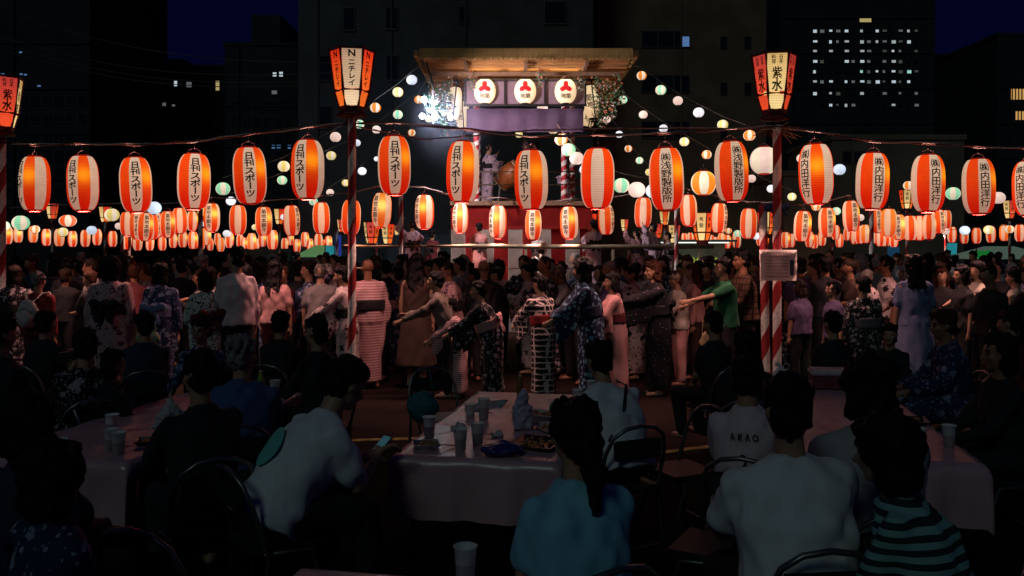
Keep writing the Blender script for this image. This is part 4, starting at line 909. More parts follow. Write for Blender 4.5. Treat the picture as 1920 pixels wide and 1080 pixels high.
def torso_rings(J, e=.018, w=1.0, z0=-.02):
    P, S, N, X, Fw = J['P'], J['S'], J['N'], J['X'], J['F']
    return [(P + S * z0, X * (.165 * w + e), Fw * (.12 * w + e)), (P + S * .12, X * (.145 * w + e), Fw * (.108 * w + e)), (P + S * .26, X * (.155 * w + e), Fw * (.115 * w + e)), (P + S * .38, X * (.165 * w + e), Fw * (.105 + e)), (N - S * .085, X * (.135 * w + e), Fw * (.085 + e)), (N - S * .035, X * (.085 * w + e), Fw * (.066 + e)), (N + S * .012, X * (.046 + e), Fw * (.046 + e))]
def top_garment(J, kind, voxel, w, seed):
    bm = bmesh.new(); loft(bm, torso_rings(J, .027, w, -.06), 18)
    for k, g in (('L', -1), ('R', 1)):
        sh, el, ha = J['sh' + k], J['el' + k], J['ha' + k]
        if kind == 'tank': capsule(bm, sh - J['X'] * g * .05, sh - J['X'] * g * .02, .055, .05); continue
        capsule(bm, J['N'] - J['S'] * .035, sh - J['S'] * .004, .052, .050)
        if kind == 'tshirt': capsule(bm, sh - J['S'] * .008, sh.lerp(el, .35), .058, .064); capsule(bm, sh.lerp(el, .3), sh.lerp(el, .74), .062, .066)
        if kind == 'shirt': capsule(bm, sh, el, .058, .052); capsule(bm, el, el.lerp(ha, .88), .052, .042)
    return fuse(bm, voxel, kind, BLK, .015, 10, .7, seed, 2)
def yukata(J, voxel, w, seed, seated):
    bm = bmesh.new(); P, S, X, Fw = J['P'], J['S'], J['X'], J['F']
    loft(bm, torso_rings(J, .03, w, -.04), 18)
    if seated:
        for k, g in (('L', -1), ('R', 1)): capsule(bm, J['hip' + k], J['kn' + k], .125, .105); capsule(bm, J['kn' + k], J['ft' + k] + UP * .08, .10, .085)
        ellip(bm, P + Vector((0, .05, 0)), Vector((0, 1, 0)), UP, (.21, .2, .13))
    else:
        Xh = Vector((1, 0, 0)); Yh = Vector((0, 1, 0)); fx = (J['ftL'] + J['ftR']) / 2
        loft(bm, [(P + S * .10, X * .17 * w, Fw * .135), (P - UP * .06, Xh * .195 * w, Yh * .155), (P - UP * .30, Xh * .185 * w, Yh * .15), (Vector((fx.x, fx.y, .36)), Xh * .175, Yh * .15), (Vector((fx.x, fx.y, .10)), Xh * .17, Yh * .16)], 18)
    for k, g in (('L', -1), ('R', 1)):
        sh, el, ha = J['sh' + k], J['el' + k], J['ha' + k]; q = el.lerp(ha, .72)
        capsule(bm, J['N'] - J['S'] * .035, sh, .056, .058); capsule(bm, sh, el, .066, .078); capsule(bm, el, q, .078, .07)
        a = sh.lerp(el, .55); d = (q - a); m = (q + a) / 2 - UP * .16; side = d.cross(UP).normalized() * .03
        n_ = d.normalized() * (d.length * .5 + .04)
        loft(bm, [((q + a) / 2 + UP * .02, n_, side * 1.6), (m, n_ * .98, side * 1.3), (m - UP * .16, n_ * .9, side)], 12)
    return fuse(bm, voxel, 'yukata', BLK, .019, 8, .35, seed, 2)
def obi(J, w, seated, bow=True):
    bm = bmesh.new(); P, S, X, Fw = J['P'], J['S'], J['X'], J['F']
    loft(bm, [(P + S * .11, X * (.178 * w + .012), Fw * (.142 * w + .010)), (P + S * .18, X * (.180 * w + .012), Fw * (.146 * w + .010)), (P + S * .25, X * (.184 * w + .012), Fw * (.144 * w + .010))], 20)
    if bow:
        c = P + S * .22 - Fw * .19
        for g in (-1, 1): capsule(bm, c, c + X * g * .12 + S * .03, .03, .06, 8, .45, S); capsule(bm, c, c + X * g * .07 - S * .16, .025, .05, 8, .3, X)
        capsule(bm, c - S * .03, c + S * .04, .035, .035, 8)
    return fuse(bm, .017, 'obi', BLK, .004, 14, 1, 3, 1)
def trousers(J, voxel, seated, skirt=False, seed=1):
    bm = bmesh.new(); P = J['P']
    ellip(bm, P, Vector((0, 1, 0)), UP, (.166, .126, .14))
    if skirt and not seated:
        Xh = Vector((1, 0, 0)); Yh = Vector((0, 1, 0)); loft(bm, [(P + UP * .08, Xh * .16, Yh * .13), (P - UP * .15, Xh * .21, Yh * .18), (P - UP * .62, Xh * .27, Yh * .24)], 18)
    else:
        for k in 'LR': capsule(bm, J['hip' + k], J['kn' + k], .102, .078); capsule(bm, J['kn' + k], J['ft' + k] + UP * .03, .076, .058)
    return fuse(bm, voxel, 'trousers' if not skirt else 'skirt', BLK, .009, 8, .5, seed, 2)
def hair(J, kind, voxel, seed):
    c, u, f = J['H'], J['hu'], J['hf']; s = f.cross(u); bm = bmesh.new(); dn = -UP
    if kind == 'crop': ellip(bm, c + u * .038 - f * .016, f, u, (.081, .092, .088), 14); ellip(bm, c - u * .02 - f * .045, f, u, (.068, .055, .06))
    else:
        ellip(bm, c + u * .056 - f * .022, f, u, (.090, .100, .084), 14); ellip(bm, c - u * .014 - f * .052, f, u, (.079, .060, .078))
        ellip(bm, c + u * .085 + f * .045, f, u, (.062, .042, .036))
    if kind in ('bob', 'long', 'pony'):
        for g in (-1, 1): capsule(bm, c + s * g * .070 + u * .03 - f * .012, c + s * g * .072 - u * (.10 if kind != 'pony' else .0) - f * .02, .036, .026)
    if kind == 'bob': loft(bm, [(c - f * .035, s * .09, f * .07), (c - u * .07 - f * .04, s * .096, f * .072), (c - u * .13 - f * .04, s * .085, f * .06)], 12)
    if kind == 'long':
        b = c - f * .055; loft(bm, [(b + u * .03, s * .085, f * .06), (b - u * .1, s * .10, f * .06), (b - UP * .25 - f * .05, s * .115, f * .05), (b - UP * .45 - f * .06, s * .10, f * .04), (b - UP * .56 - f * .06, s * .05, f * .025)], 12)
    if kind == 'bun': ellip(bm, c + u * .085 - f * .095, f, u, (.05, .045, .045))
    if kind == 'pony': capsule(bm, c + u * .03 - f * .10, c - u * .10 - f * .135, .034, .042); capsule(bm, c - u * .10 - f * .135, c - u * .30 - f * .12, .042, .012)
    if kind == 'big': ellip(bm, c + u * .03 - f * .03, f, u, (.118, .118, .125), 14); ellip(bm, c - u * .08 - f * .04, f, u, (.11, .085, .09), 14)
    return fuse(bm, voxel, 'hair', BLK, .016, 36, .5, seed, 1)
def hairmat(n, c): return mat(n, c, .6, nscale=90, var=.6, bump=.6, spec=.15)
HM = {'k': hairmat('hair_black', (.008, .007, .008)), 'd': hairmat('hair_dark_brown', (.022, .012, .008)), 'b': hairmat('hair_brown', (.06, .022, .012)), 'g': hairmat('hair_grey', (.22, .19, .18)), 's': hairmat('hair_salt', (.12, .10, .095))}
SKIN = [mat('skin', (.40, .215, .135), .5, nscale=14, var=.12, bump=.05), mat('skin_tan', (.30, .135, .075), .5, nscale=14, var=.12, bump=.05)]
LIP = mat('lip', (.22, .06, .05), .45, var=0); EYEM = mat('eye_dark', (.01, .008, .008), .2, var=0); EYEW = mat('teeth', (.6, .55, .5), .3, var=0)
# printed cloths
def cloth(name, kind, c1, c2, scale=10.0, c3=None):
    if name in MATS: return MATS[name]
    if kind == 'plain': return mat(name, c1, .85, nscale=5, var=.12, bump=.25)
    m = bpy.data.materials.new(name); MATS[name] = m; t, b = nodes(m); L = t.links; b.inputs['Roughness'].default_value = .85; b.inputs['Specular IOR Level'].default_value = .2
    tc = t.nodes.new('ShaderNodeTexCoord'); mp = t.nodes.new('ShaderNodeMapping'); L.new(tc.outputs['Object'], mp.inputs[0]); mp.inputs['Scale'].default_value = (scale, scale, scale)
    n = t.nodes.new('ShaderNodeTexNoise'); n.inputs['Scale'].default_value = 1.2; L.new(mp.outputs[0], n.inputs['Vector'])
    ad = t.nodes.new('ShaderNodeVectorMath'); ad.operation = 'MULTIPLY_ADD'; L.new(n.outputs['Color'], ad.inputs[0]); ad.inputs[1].default_value = (.5, .5, .5); L.new(mp.outputs[0], ad.inputs[2])
    r = t.nodes.new('ShaderNodeValToRGB'); r.color_ramp.interpolation = 'LINEAR'; e = r.color_ramp.elements
    def ramp(p0, a, p1, bb): e[0].position = p0; e[0].color = (*a, 1); e[1].position = p1; e[1].color = (*bb, 1)
    if kind == 'flower':   # dark blossoms on a light cloth or the other way
        v = t.nodes.new('ShaderNodeTexVoronoi'); L.new(ad.outputs[0], v.inputs['Vector']); L.new(v.outputs['Distance'], r.inputs[0]); ramp(.36, c2, .42, c1)
        if c3: x = e.new(.12); x.color = (*c3, 1); x = e.new(.16); x.color = (*c2, 1)
    elif kind == 'blotch':
        # large and small blossoms scattered over the cloth
        v1 = t.nodes.new('ShaderNodeTexVoronoi'); v1.inputs['Scale'].default_value = .75; L.new(ad.outputs[0], v1.inputs['Vector'])
        v2 = t.nodes.new('ShaderNodeTexVoronoi'); v2.inputs['Scale'].default_value = 2.1; L.new(ad.outputs[0], v2.inputs['Vector'])
        wq = t.nodes.new('ShaderNodeTexNoise'); wq.inputs['Scale'].default_value = 4.5; L.new(mp.outputs[0], wq.inputs['Vector'])
        w2 = t.nodes.new('ShaderNodeMath'); w2.operation = 'MULTIPLY_ADD'; L.new(wq.outputs['Fac'], w2.inputs[0]); w2.inputs[1].default_value = .55; w2.inputs[2].default_value = -.27
        m2 = t.nodes.new('ShaderNodeMath'); m2.operation = 'MULTIPLY'; L.new(v2.outputs['Distance'], m2.inputs[0]); m2.inputs[1].default_value = 1.25
        mi = t.nodes.new('ShaderNodeMath'); mi.operation = 'MINIMUM'; L.new(v1.outputs['Distance'], mi.inputs[0]); L.new(m2.outputs[0], mi.inputs[1])
        su = t.nodes.new('ShaderNodeMath'); su.operation = 'ADD'; L.new(mi.outputs[0], su.inputs[0]); L.new(w2.outputs[0], su.inputs[1]); L.new(su.outputs[0], r.inputs[0]); ramp(.30, c2, .34, c1)
        if c3: x = e.new(.10); x.color = (*c3, 1); x = e.new(.14); x.color = (*c2, 1)
    elif kind in ('stripe', 'hstripe'):
        wv = t.nodes.new('ShaderNodeTexWave'); wv.bands_direction = 'X' if kind == 'stripe' else 'Z'; wv.inputs['Scale'].default_value = 1; wv.inputs['Distortion'].default_value = .35; L.new(mp.outputs[0], wv.inputs[0]); L.new(wv.outputs['Fac'], r.inputs[0]); ramp(.45, c2, .55, c1)
    elif kind in ('lattice', 'plaid'):
        sep = t.nodes.new('ShaderNodeSeparateXYZ'); L.new(ad.outputs[0] if kind == 'lattice' else mp.outputs[0], sep.inputs[0]); out = []
        sm = t.nodes.new('ShaderNodeMath'); sm.operation = 'ADD'; L.new(sep.outputs[0], sm.inputs[0]); L.new(sep.outputs[1], sm.inputs[1])
        for src in (sm.outputs[0], sep.outputs[2]):
            fr = t.nodes.new('ShaderNodeMath'); fr.operation = 'PINGPONG'; fr.inputs[1].default_value = .5; L.new(src, fr.inputs[0]); out.append(fr.outputs[0])
        mn = t.nodes.new('ShaderNodeMath'); mn.operation = 'MINIMUM'; L.new(out[0], mn.inputs[0]); L.new(out[1], mn.inputs[1]); L.new(mn.outputs[0], r.inputs[0]); ramp(.11, c2, .15, c1)
    L.new(r.outputs[0], b.inputs['Base Color'])
    bu = t.nodes.new('ShaderNodeBump'); bu.inputs['Strength'].default_value = .2; bu.inputs['Distance'].default_value = .01; L.new(n.outputs['Fac'], bu.inputs['Height']); L.new(bu.outputs[0], b.inputs['Normal'])
    return m
BK = (.010, .010, .013); WT = (.55, .48, .46); PK = (.48, .28, .29); NV = (.018, .028, .075); SK = (.30, .42, .55)
FAB = {
 'red': cloth('fabric_red', 'plain', (.22, .012, .015), None), 'maroon': cloth('fabric_maroon', 'plain', (.11, .015, .02), None), 'black': cloth('fabric_black', 'plain', (.012, .012, .014), None),
 'brown': cloth('fabric_brown', 'plain', (.045, .022, .016), None), 'beige': cloth('fabric_beige', 'plain', (.36, .30, .25), None), 'taupe': cloth('fabric_taupe', 'plain', (.17, .13, .11), None), 'grey': cloth('fabric_grey', 'plain', (.16, .14, .14), None), 'palegrey': cloth('fabric_palegrey', 'plain', (.34, .31, .31), None),
 'white': cloth('fabric_white', 'plain', (.70, .68, .68), None), 'pinkwhite': cloth('fabric_pinkwhite', 'plain', (.66, .48, .50), None), 'pink': cloth('fabric_pink', 'plain', (.52, .26, .25), None), 'green': cloth('fabric_green', 'plain', (.012, .11, .045), None),
 'blue': cloth('fabric_blue', 'plain', (.05, .08, .20), None), 'paleblue': cloth('fabric_paleblue', 'plain', (.14, .17, .30), None), 'lightblue': cloth('fabric_lightblue', 'plain', (.22, .50, .62), None), 'navy': cloth('fabric_navy', 'plain', (.018, .022, .05), None), 'purple': cloth('fabric_purple', 'plain', (.09, .06, .13), None), 'teal': cloth('fabric_teal', 'plain', (.02, .12, .13), None), 'yellow': cloth('fabric_yellow', 'plain', (.40, .22, .02), None),
 'pinkflower': cloth('print_pink_vine', 'blotch', PK, (.09, .03, .06), 12, (.55, .36, .40)), 'whiteflower': cloth('print_white_black_flower', 'flower', (.66, .62, .56), BK, 6.5, (.2, .2, .45)), 'whiteblack': cloth('print_white_black_blotch', 'blotch', (.54, .42, .42), BK, 10),
 'blackwhite': cloth('print_black_white_floral', 'blotch', BK, (.40, .34, .36), 18, (.40, .20, .24)), 'lattice': cloth('print_lattice', 'lattice', BK, (.60, .48, .46), 13), 'pinkstripe': cloth('print_pink_stripe', 'hstripe', (.60, .44, .44), (.42, .16, .18), 9),
 'navyflower': cloth('print_navy_pale', 'blotch', NV, (.20, .22, .32), 13, (.45, .32, .36)), 'blackflower': cloth('print_black_sparse', 'flower', BK, BK, 6, (.45, .30, .34)), 'indigo': cloth('print_indigo_dense', 'blotch', (.03, .04, .10), (.30, .34, .45), 12),
 'plaid': cloth('print_brown_plaid', 'plaid', (.10, .05, .03), (.03, .015, .012), 14), 'bwfloral': cloth('print_bw_leaves', 'blotch', (.02, .02, .02), (.50, .44, .40), 19), 'stagey': cloth('print_stage_yukata', 'blotch', (.48, .36, .42), (.16, .12, .22), 10),
 'tealstripe': cloth('print_teal_stripe', 'hstripe', (.02, .035, .04), (.22, .42, .40), 7), 'kimgrey': cloth('print_grey_dots', 'flower', (.20, .19, .20), (.42, .38, .40), 24), 'happi': cloth('print_happi', 'flower', (.018, .024, .055), (.20, .38, .50), 3.6, (.05, .12, .30))}
MESHC = {}
def person(x, ytop, s, yaw, hairk, hairc, outfit, label, arms='down', seated=False, lean=3, turn=0, nod=0, skin=0, w=1.0, lower='black', obic='red', bow=True, face=False, voxel=.0125, side=0.0, cat='person', group=None, glasses=False, band=None, fixed_k=None, collar=None):
    key = (seated, lean, turn, nod, arms, w, side, voxel)
    if key not in MESHC: MESHC[key] = skeleton(seated, lean, turn, nod, arms, w, side)
    J = MESHC[key]; top = (J['H'] + J['hu'] * .13).z
    zt = EYE - (ytop - HY) / s; k = zt / top
    Y = F / s; X = (x - HX) / s
    hx = Matrix.Rotation(R(yaw), 3, 'Z') @ Vector((J['H'].x, J['H'].y, 0)) * k   # put the HEAD at the photographed place
    t = thing('person', label, cat, (X - hx.x, Y - hx.y * (0 if not seated else 1), 0), R(yaw), group); t.scale = (k, k, k)
    def part(nm, me, m=None):
        o = new_obj(nm, me, t)
        if m is not None and me.materials[0] != m:
            o.material_slots[0].link = 'OBJECT'; o.material_slots[0].material = m
        return o
    def C(kk, fn):
        kk = key + kk
        if kk not in MESHC: MESHC[kk] = fn()
        return MESHC[kk]
    part('body', C(('b',), lambda: build_body(J, voxel, voxel < .02, w)), SKIN[skin])
    if hairk != 'bald': part('hair', C(('h', hairk), lambda: hair(J, hairk, max(.011, voxel * .9), len(MESHC) % 17)), HM[hairc])
    sd = len(MESHC) % 23; gv = voxel * 1.35
    kind, fab = outfit
    if kind == 'yukata':
        part('yukata', C(('y',), lambda: yukata(J, gv, w, sd, seated)), FAB[fab])
        if obic: part('obi', C(('o', bow), lambda: obi(J, w, seated, bow)), FAB[obic])
    else:
        part(kind, C((kind,), lambda: top_garment(J, kind, gv, w, sd)), FAB[fab])
        sk = lower.startswith('skirt:'); lf = lower.split(':')[-1]
        part('skirt' if sk else 'trousers', C(('t', sk), lambda: trousers(J, gv, seated, sk, sd)), FAB[lf])
    c, u, f = J['H'], J['hu'], J['hf']; sv = f.cross(u)
    if collar:
        bm = bmesh.new(); N, S_, X_, F_ = J['N'], J['S'], J['X'], J['F']
        tube(bm, [N + S_ * .03 - F_ * .07, N + S_ * .02 + X_ * .07, N - S_ * .03 + X_ * .045 + F_ * .09, N - S_ * .20 - X_ * .02 + F_ * .145], [.012, .014, .014, .010], 6)
        tube(bm, [N + S_ * .03 - F_ * .07, N + S_ * .02 - X_ * .07, N - S_ * .03 - X_ * .045 + F_ * .09, N - S_ * .18 + X_ * .02 + F_ * .145], [.012, .014, .014, .010], 6)
        new_obj('collar', bm_mesh(bm, 'collar', FAB[collar]), t)
    if face:
        for g in (-1, 1):
            bm = bmesh.new(); ellip(bm, c + sv * g * .031 + f * .083 + u * .004, f, u, (.013, .006, .0055), 8); new_obj('eye', bm_mesh(bm, 'eye', EYEM), t)
            bm = bmesh.new(); tube(bm, [c + sv * g * .016 + f * .092 + u * .025, c + sv * g * .034 + f * .090 + u * .031, c + sv * g * .050 + f * .078 + u * .026], .0035, 5); new_obj('eyebrow', bm_mesh(bm, 'eyebrow', HM['d']), t)
        bm = bmesh.new(); ellip(bm, c + f * .092 - u * .056, f, u, (.022, .007, .007), 8); new_obj('mouth', bm_mesh(bm, 'mouth', LIP), t)
    if glasses:
        bm = bmesh.new()
        for g in (-1, 1):
            pts = [c + sv * g * .034 + f * .102 + (sv * math.cos(a) * .024 + u * math.sin(a) * .018) + u * .004 for a in [2 * math.pi * q / 12 for q in range(13)]]
            tube(bm, pts, .0022, 4); tube(bm, [c + sv * g * .058 + f * .100 + u * .006, c + sv * g * .082 + f * .02 + u * .006], .002, 4)
        tube(bm, [c + sv * .010 + f * .104, c - sv * .010 + f * .104], .002, 4); new_obj('glasses', bm_mesh(bm, 'glasses', WIRE), t)
    if band:
        bm = bmesh.new(); ellip(bm, c + u * .050 - f * .012, f, u, (.099, .110, .075), 14); new_obj('headscarf', fuse(bm, .014, 'headscarf', FAB[band], .006, 20, 1, 2, 1), t)
    return t, J, k

# ---- people standing and dancing in front of the stage (photo pixel of the head, height of its top, scale)
Lf = 90; Bk = 0
mid = [
 dict(x=70, ytop=508, s=150, yaw=-8, hairk='crop', hairc='g', outfit=('shirt', 'red'), label='grey haired person in red jacket seen from behind, wearing a pale backpack', lower='maroon', w=1.1),
 dict(x=205, ytop=482, s=152, yaw=5, hairk='big', hairc='k', outfit=('yukata', 'pinkflower'), label='person in pink vine print yukata with wide dark sash, seen from behind', obic='black', w=1.15),
 dict(x=128, ytop=478, s=128, yaw=20, hairk='short', hairc='k', outfit=('tshirt', 'black'), label='person in black top between the backpack wearer and the pink yukata'),
 dict(x=300, ytop=494, s=150, yaw=-5, hairk='bob', hairc='k', outfit=('yukata', 'indigo'), label='person in dense navy print yukata with pale grey bow, seen from behind', obic='paleblue', w=1.05),
 dict(x=384, ytop=505, s=158, yaw=40, hairk='bob', hairc='k', outfit=('yukata', 'whiteflower'), label='person in white yukata printed with large black flowers', obic='maroon', w=1.05, arms='front'),
 dict(x=440, ytop=463, s=156, yaw=30, hairk='short', hairc='k', outfit=('shirt', 'pinkwhite'), label='tall man in pale pink white shirt standing above the crowd, face turned left', lower='black', w=1.0, turn=40, face=True),
 dict(x=515, ytop=488, s=140, yaw=-10, hairk='long', hairc='k', outfit=('tshirt', 'pink'), label='slim person with long black hair and pink top seen from behind', lower='maroon'),
 dict(x=478, ytop=492, s=128, yaw=0, hairk='long', hairc='d', outfit=('shirt', 'black'), label='person in black with long hair right of the pink white shirt'),
 dict(x=558, ytop=490, s=130, yaw=10, hairk='short', hairc='k', outfit=('tshirt', 'black'), label='person in black T-shirt standing behind the empty gap left of the grey haired man'),
 dict(x=600, ytop=494, s=140, yaw=0, hairk='crop', hairc='s', outfit=('tshirt', 'grey'), label='grey haired man in grey T-shirt seen from behind, left of the front pole', lower='black', w=1.12),
 dict(x=640, ytop=500, s=146, yaw=87, hairk='short', hairc='k', outfit=('yukata', 'whiteblack'), label='person in white yukata with black blotches facing left by the front pole', obic='black', bow=False, arms='reachlow', lean=8, face=True, collar='white'),
 dict(x=688, ytop=484, s=141, yaw=25, hairk='bald', hairc='s', outfit=('yukata', 'pinkstripe'), label='bald man in pink and white striped yukata right behind the front pole', obic='black', bow=False, skin=1, w=1.18),
 dict(x=782, ytop=475, s=140, yaw=-10, hairk='long', hairc='k', outfit=('tank', 'brown'), label='woman with very long black hair and brown sleeveless dress seen from behind', lower='skirt:brown'),
 dict(x=816, ytop=509, s=150, yaw=92, hairk='short', hairc='k', outfit=('shirt', 'taupe'), label='dancer in grey brown long sleeves bending left with one arm stretched low', arms='wave', lean=22, face=True, lower='black', nod=-14),
 dict(x=846, ytop=560, s=150, yaw=90, hairk='short', hairc='k', outfit=('yukata', 'pinkstripe'), label='short dancer in pink striped yukata half hidden behind the stretched arm', obic='maroon', bow=False, arms='reachlow', lean=12),
 dict(x=830, ytop=472, s=112, yaw=102, hairk='short', hairc='k', outfit=('shirt', 'black'), label='man in black with yellow collar facing left, left of the curtain', collar='yellow', face=True),
 dict(x=860, ytop=483, s=120, yaw=102, hairk='short', hairc='k', outfit=('yukata', 'kimgrey'), label='person in grey dotted yukata with white towel facing left by the curtain', obic='palegrey', bow=False, face=True, arms='front', collar='white'),
 dict(x=896, ytop=527, s=158, yaw=82, hairk='short', hairc='k', outfit=('yukata', 'blackwhite'), label='dancer in black and white floral yukata with pink bow, leaning left', obic='pink', arms='reachlow', lean=20, nod=-6, w=1.1),
 dict(x=906, ytop=486, s=134, yaw=20, hairk='bald', hairc='k', outfit=('shirt', 'black'), label='bald man in dark shirt in front of the striped curtain', skin=1, w=1.15),
 dict(x=936, ytop=487, s=118, yaw=-20, hairk='bob', hairc='k', outfit=('tshirt', 'pink'), label='person with black bob and pale pink top in front of the curtain'),
 dict(x=1012, ytop=517, s=152, yaw=35, hairk='short', hairc='k', outfit=('yukata', 'lattice'), label='dancer in black and white lattice yukata with a red and yellow sash', obic='red', bow=False, arms='reachlow', lean=8, turn=10),
 dict(x=1048, ytop=500, s=132, yaw=102, hairk='crop', hairc='s', outfit=('tshirt', 'palegrey'), label='older man in pale grey T-shirt behind the lattice yukata', skin=1, arms='reachlow', lean=14, face=True, w=1.1),
 dict(x=1090, ytop=486, s=156, yaw=94, hairk='big', hairc='k', outfit=('yukata', 'happi'), label='tall dancer in navy yukata with pale blue print and black headscarf facing left', obic='navy', bow=False, arms='reachlow', lean=10, face=True, band='black', collar='palegrey', w=1.05),
 dict(x=1146, ytop=511, s=150, yaw=97, hairk='bob', hairc='k', outfit=('yukata', 'pink'), label='dancer in plain pink yukata and glasses facing left', obic='maroon', bow=False, arms='clap', lean=6, face=True, glasses=True),
 dict(x=1184, ytop=500, s=132, yaw=102, hairk='short', hairc='k', outfit=('yukata', 'whiteblack'), label='dancer in white and black yukata between the pink one and the dark floral one', obic='maroon', bow=False, arms='reach', face=True),
 dict(x=1224, ytop=489, s=148, yaw=100, hairk='bob', hairc='b', outfit=('yukata', 'blackflower'), label='brown haired dancer in black yukata with sparse pale blossoms facing left', obic='black', arms='reach', lean=5, face=True, w=1.05),
 dict(x=1266, ytop=508, s=138, yaw=107, hairk='short', hairc='b', outfit=('shirt', 'beige'), label='dancer in cream top and beige turban facing left', band='beige', arms='clap', lean=6, face=True, lower='pink'),
 dict(x=1298, ytop=495, s=132, yaw=82, hairk='long', hairc='b', outfit=('shirt', 'pink'), label='person with long brown hair and pale hairband next to the green top', lower='brown'),
 dict(x=1354, ytop=483, s=148, yaw=102, hairk='short', hairc='k', outfit=('tshirt', 'green'), label='woman in dark green top and glasses reaching both bare arms left', arms='reach', lean=5, face=True, glasses=True, lower='black', collar=None),
 dict(x=1390, ytop=469, s=142, yaw=97, hairk='short', hairc='k', outfit=('shirt', 'plaid'), label='man in brown plaid shirt behind the woman in green', w=1.15, skin=1, face=True, lower='brown', arms='front'),
 dict(x=1500, ytop=526, s=140, yaw=30, hairk='bob', hairc='d', outfit=('tshirt', 'purple'), label='person in dull purple top right of the notice poles', lower='black', w=1.1),
 dict(x=1526, ytop=478, s=122, yaw=92, hairk='short', hairc='k', outfit=('shirt', 'brown'), label='man in brown shirt standing right of the paper notice', skin=1, face=True),
 dict(x=1560, ytop=526, s=148, yaw=102, hairk='short', hairc='k', outfit=('tshirt', 'purple'), label='boy with thick black hair and grey purple top facing left', lower='black', face=True),
 dict(x=1572, ytop=486, s=120, yaw=97, hairk='short', hairc='k', outfit=('shirt', 'maroon'), label='man in dark red shirt behind the boy in purple', skin=1, face=True),
 dict(x=1620, ytop=519, s=156, yaw=10, hairk='bun', hairc='k', outfit=('yukata', 'bwfloral'), label='person in black and white leaf print yukata seen from behind', obic='grey', bow=False, w=1.15),
 dict(x=1660, ytop=481, s=130, yaw=92, hairk='short', hairc='k', outfit=('tshirt', 'whiteblack'), label='man in patterned shirt facing left, behind the leaf print yukata', skin=1, face=True),
 dict(x=1716, ytop=478, s=150, yaw=0, hairk='long', hairc='k', outfit=('tshirt', 'paleblue'), label='person with very long black hair and pale blue dress seen from behind', lower='skirt:paleblue', w=1.05),
 dict(x=1802, ytop=498, s=142, yaw=92, hairk='bob', hairc='k', outfit=('tshirt', 'black'), label='woman in black T-shirt facing left on the right side', face=True, lower='black'),
 dict(x=1852, ytop=492, s=124, yaw=82, hairk='short', hairc='k', outfit=('shirt', 'maroon'), label='person in dark red patterned top near the right edge', skin=1, face=True),
 dict(x=1905, ytop=502, s=150, yaw=40, hairk='short', hairc='k', outfit=('tank', 'beige'), label='person in beige tank top with bare arms at the right edge', lower='brown', w=1.1),
 dict(x=1470, ytop=505, s=120, yaw=102, hairk='short', hairc='k', outfit=('tshirt', 'beige'), label='person in beige glimpsed between the two notice poles', skin=1),
 dict(x=1770, ytop=486, s=112, yaw=82, hairk='short', hairc='d', outfit=('yukata', 'pinkflower'), label='person in pink print yukata between the long haired one and the black T-shirt', face=True),
 dict(x=722, ytop=488, s=118, yaw=20, hairk='short', hairc='k', outfit=('shirt', 'black'), label='person in black behind the striped yukata man, right side'),
 dict(x=745, ytop=500, s=124, yaw=40, hairk='short', hairc='k', outfit=('yukata', 'navyflower'), label='person in navy floral yukata holding hands up left of the long haired woman', arms='clap', obic='pink'),
 dict(x=1000, ytop=486, s=104, yaw=82, hairk='short', hairc='k', outfit=('tshirt', 'brown'), label='dark haired person in brown right before the curtain centre'),
 dict(x=1026, ytop=485, s=108, yaw=102, hairk='bun', hairc='k', outfit=('shirt', 'beige'), label='person with hair bun before the curtain, right of centre', face=True),
 dict(x=1165, ytop=484, s=116, yaw=82, hairk='short', hairc='k', outfit=('shirt', 'navy'), label='man in navy shirt behind the plain pink yukata', skin=1, w=1.1),
 dict(x=340, ytop=486, s=120, yaw=10, hairk='short', hairc='k', outfit=('tshirt', 'black'), label='person in black between the navy print and white flower yukata'),
 dict(x=250, ytop=490, s=118, yaw=-10, hairk='short', hairc='d', outfit=('yukata', 'maroon'), label='person in dark red yukata behind the pink vine yukata', obic='black'),
 dict(x=20, ytop=490, s=126, yaw=0, hairk='short', hairc='k', outfit=('yukata', 'blackflower'), label='person in dark sparse print yukata at the left edge by the striped pole', obic='maroon'),
 dict(x=165, ytop=492, s=116, yaw=-20, hairk='bob', hairc='k', outfit=('tshirt', 'navy'), label='person in navy top left of the pink vine yukata'),
]
MIDP = [person(**d) for d in mid]
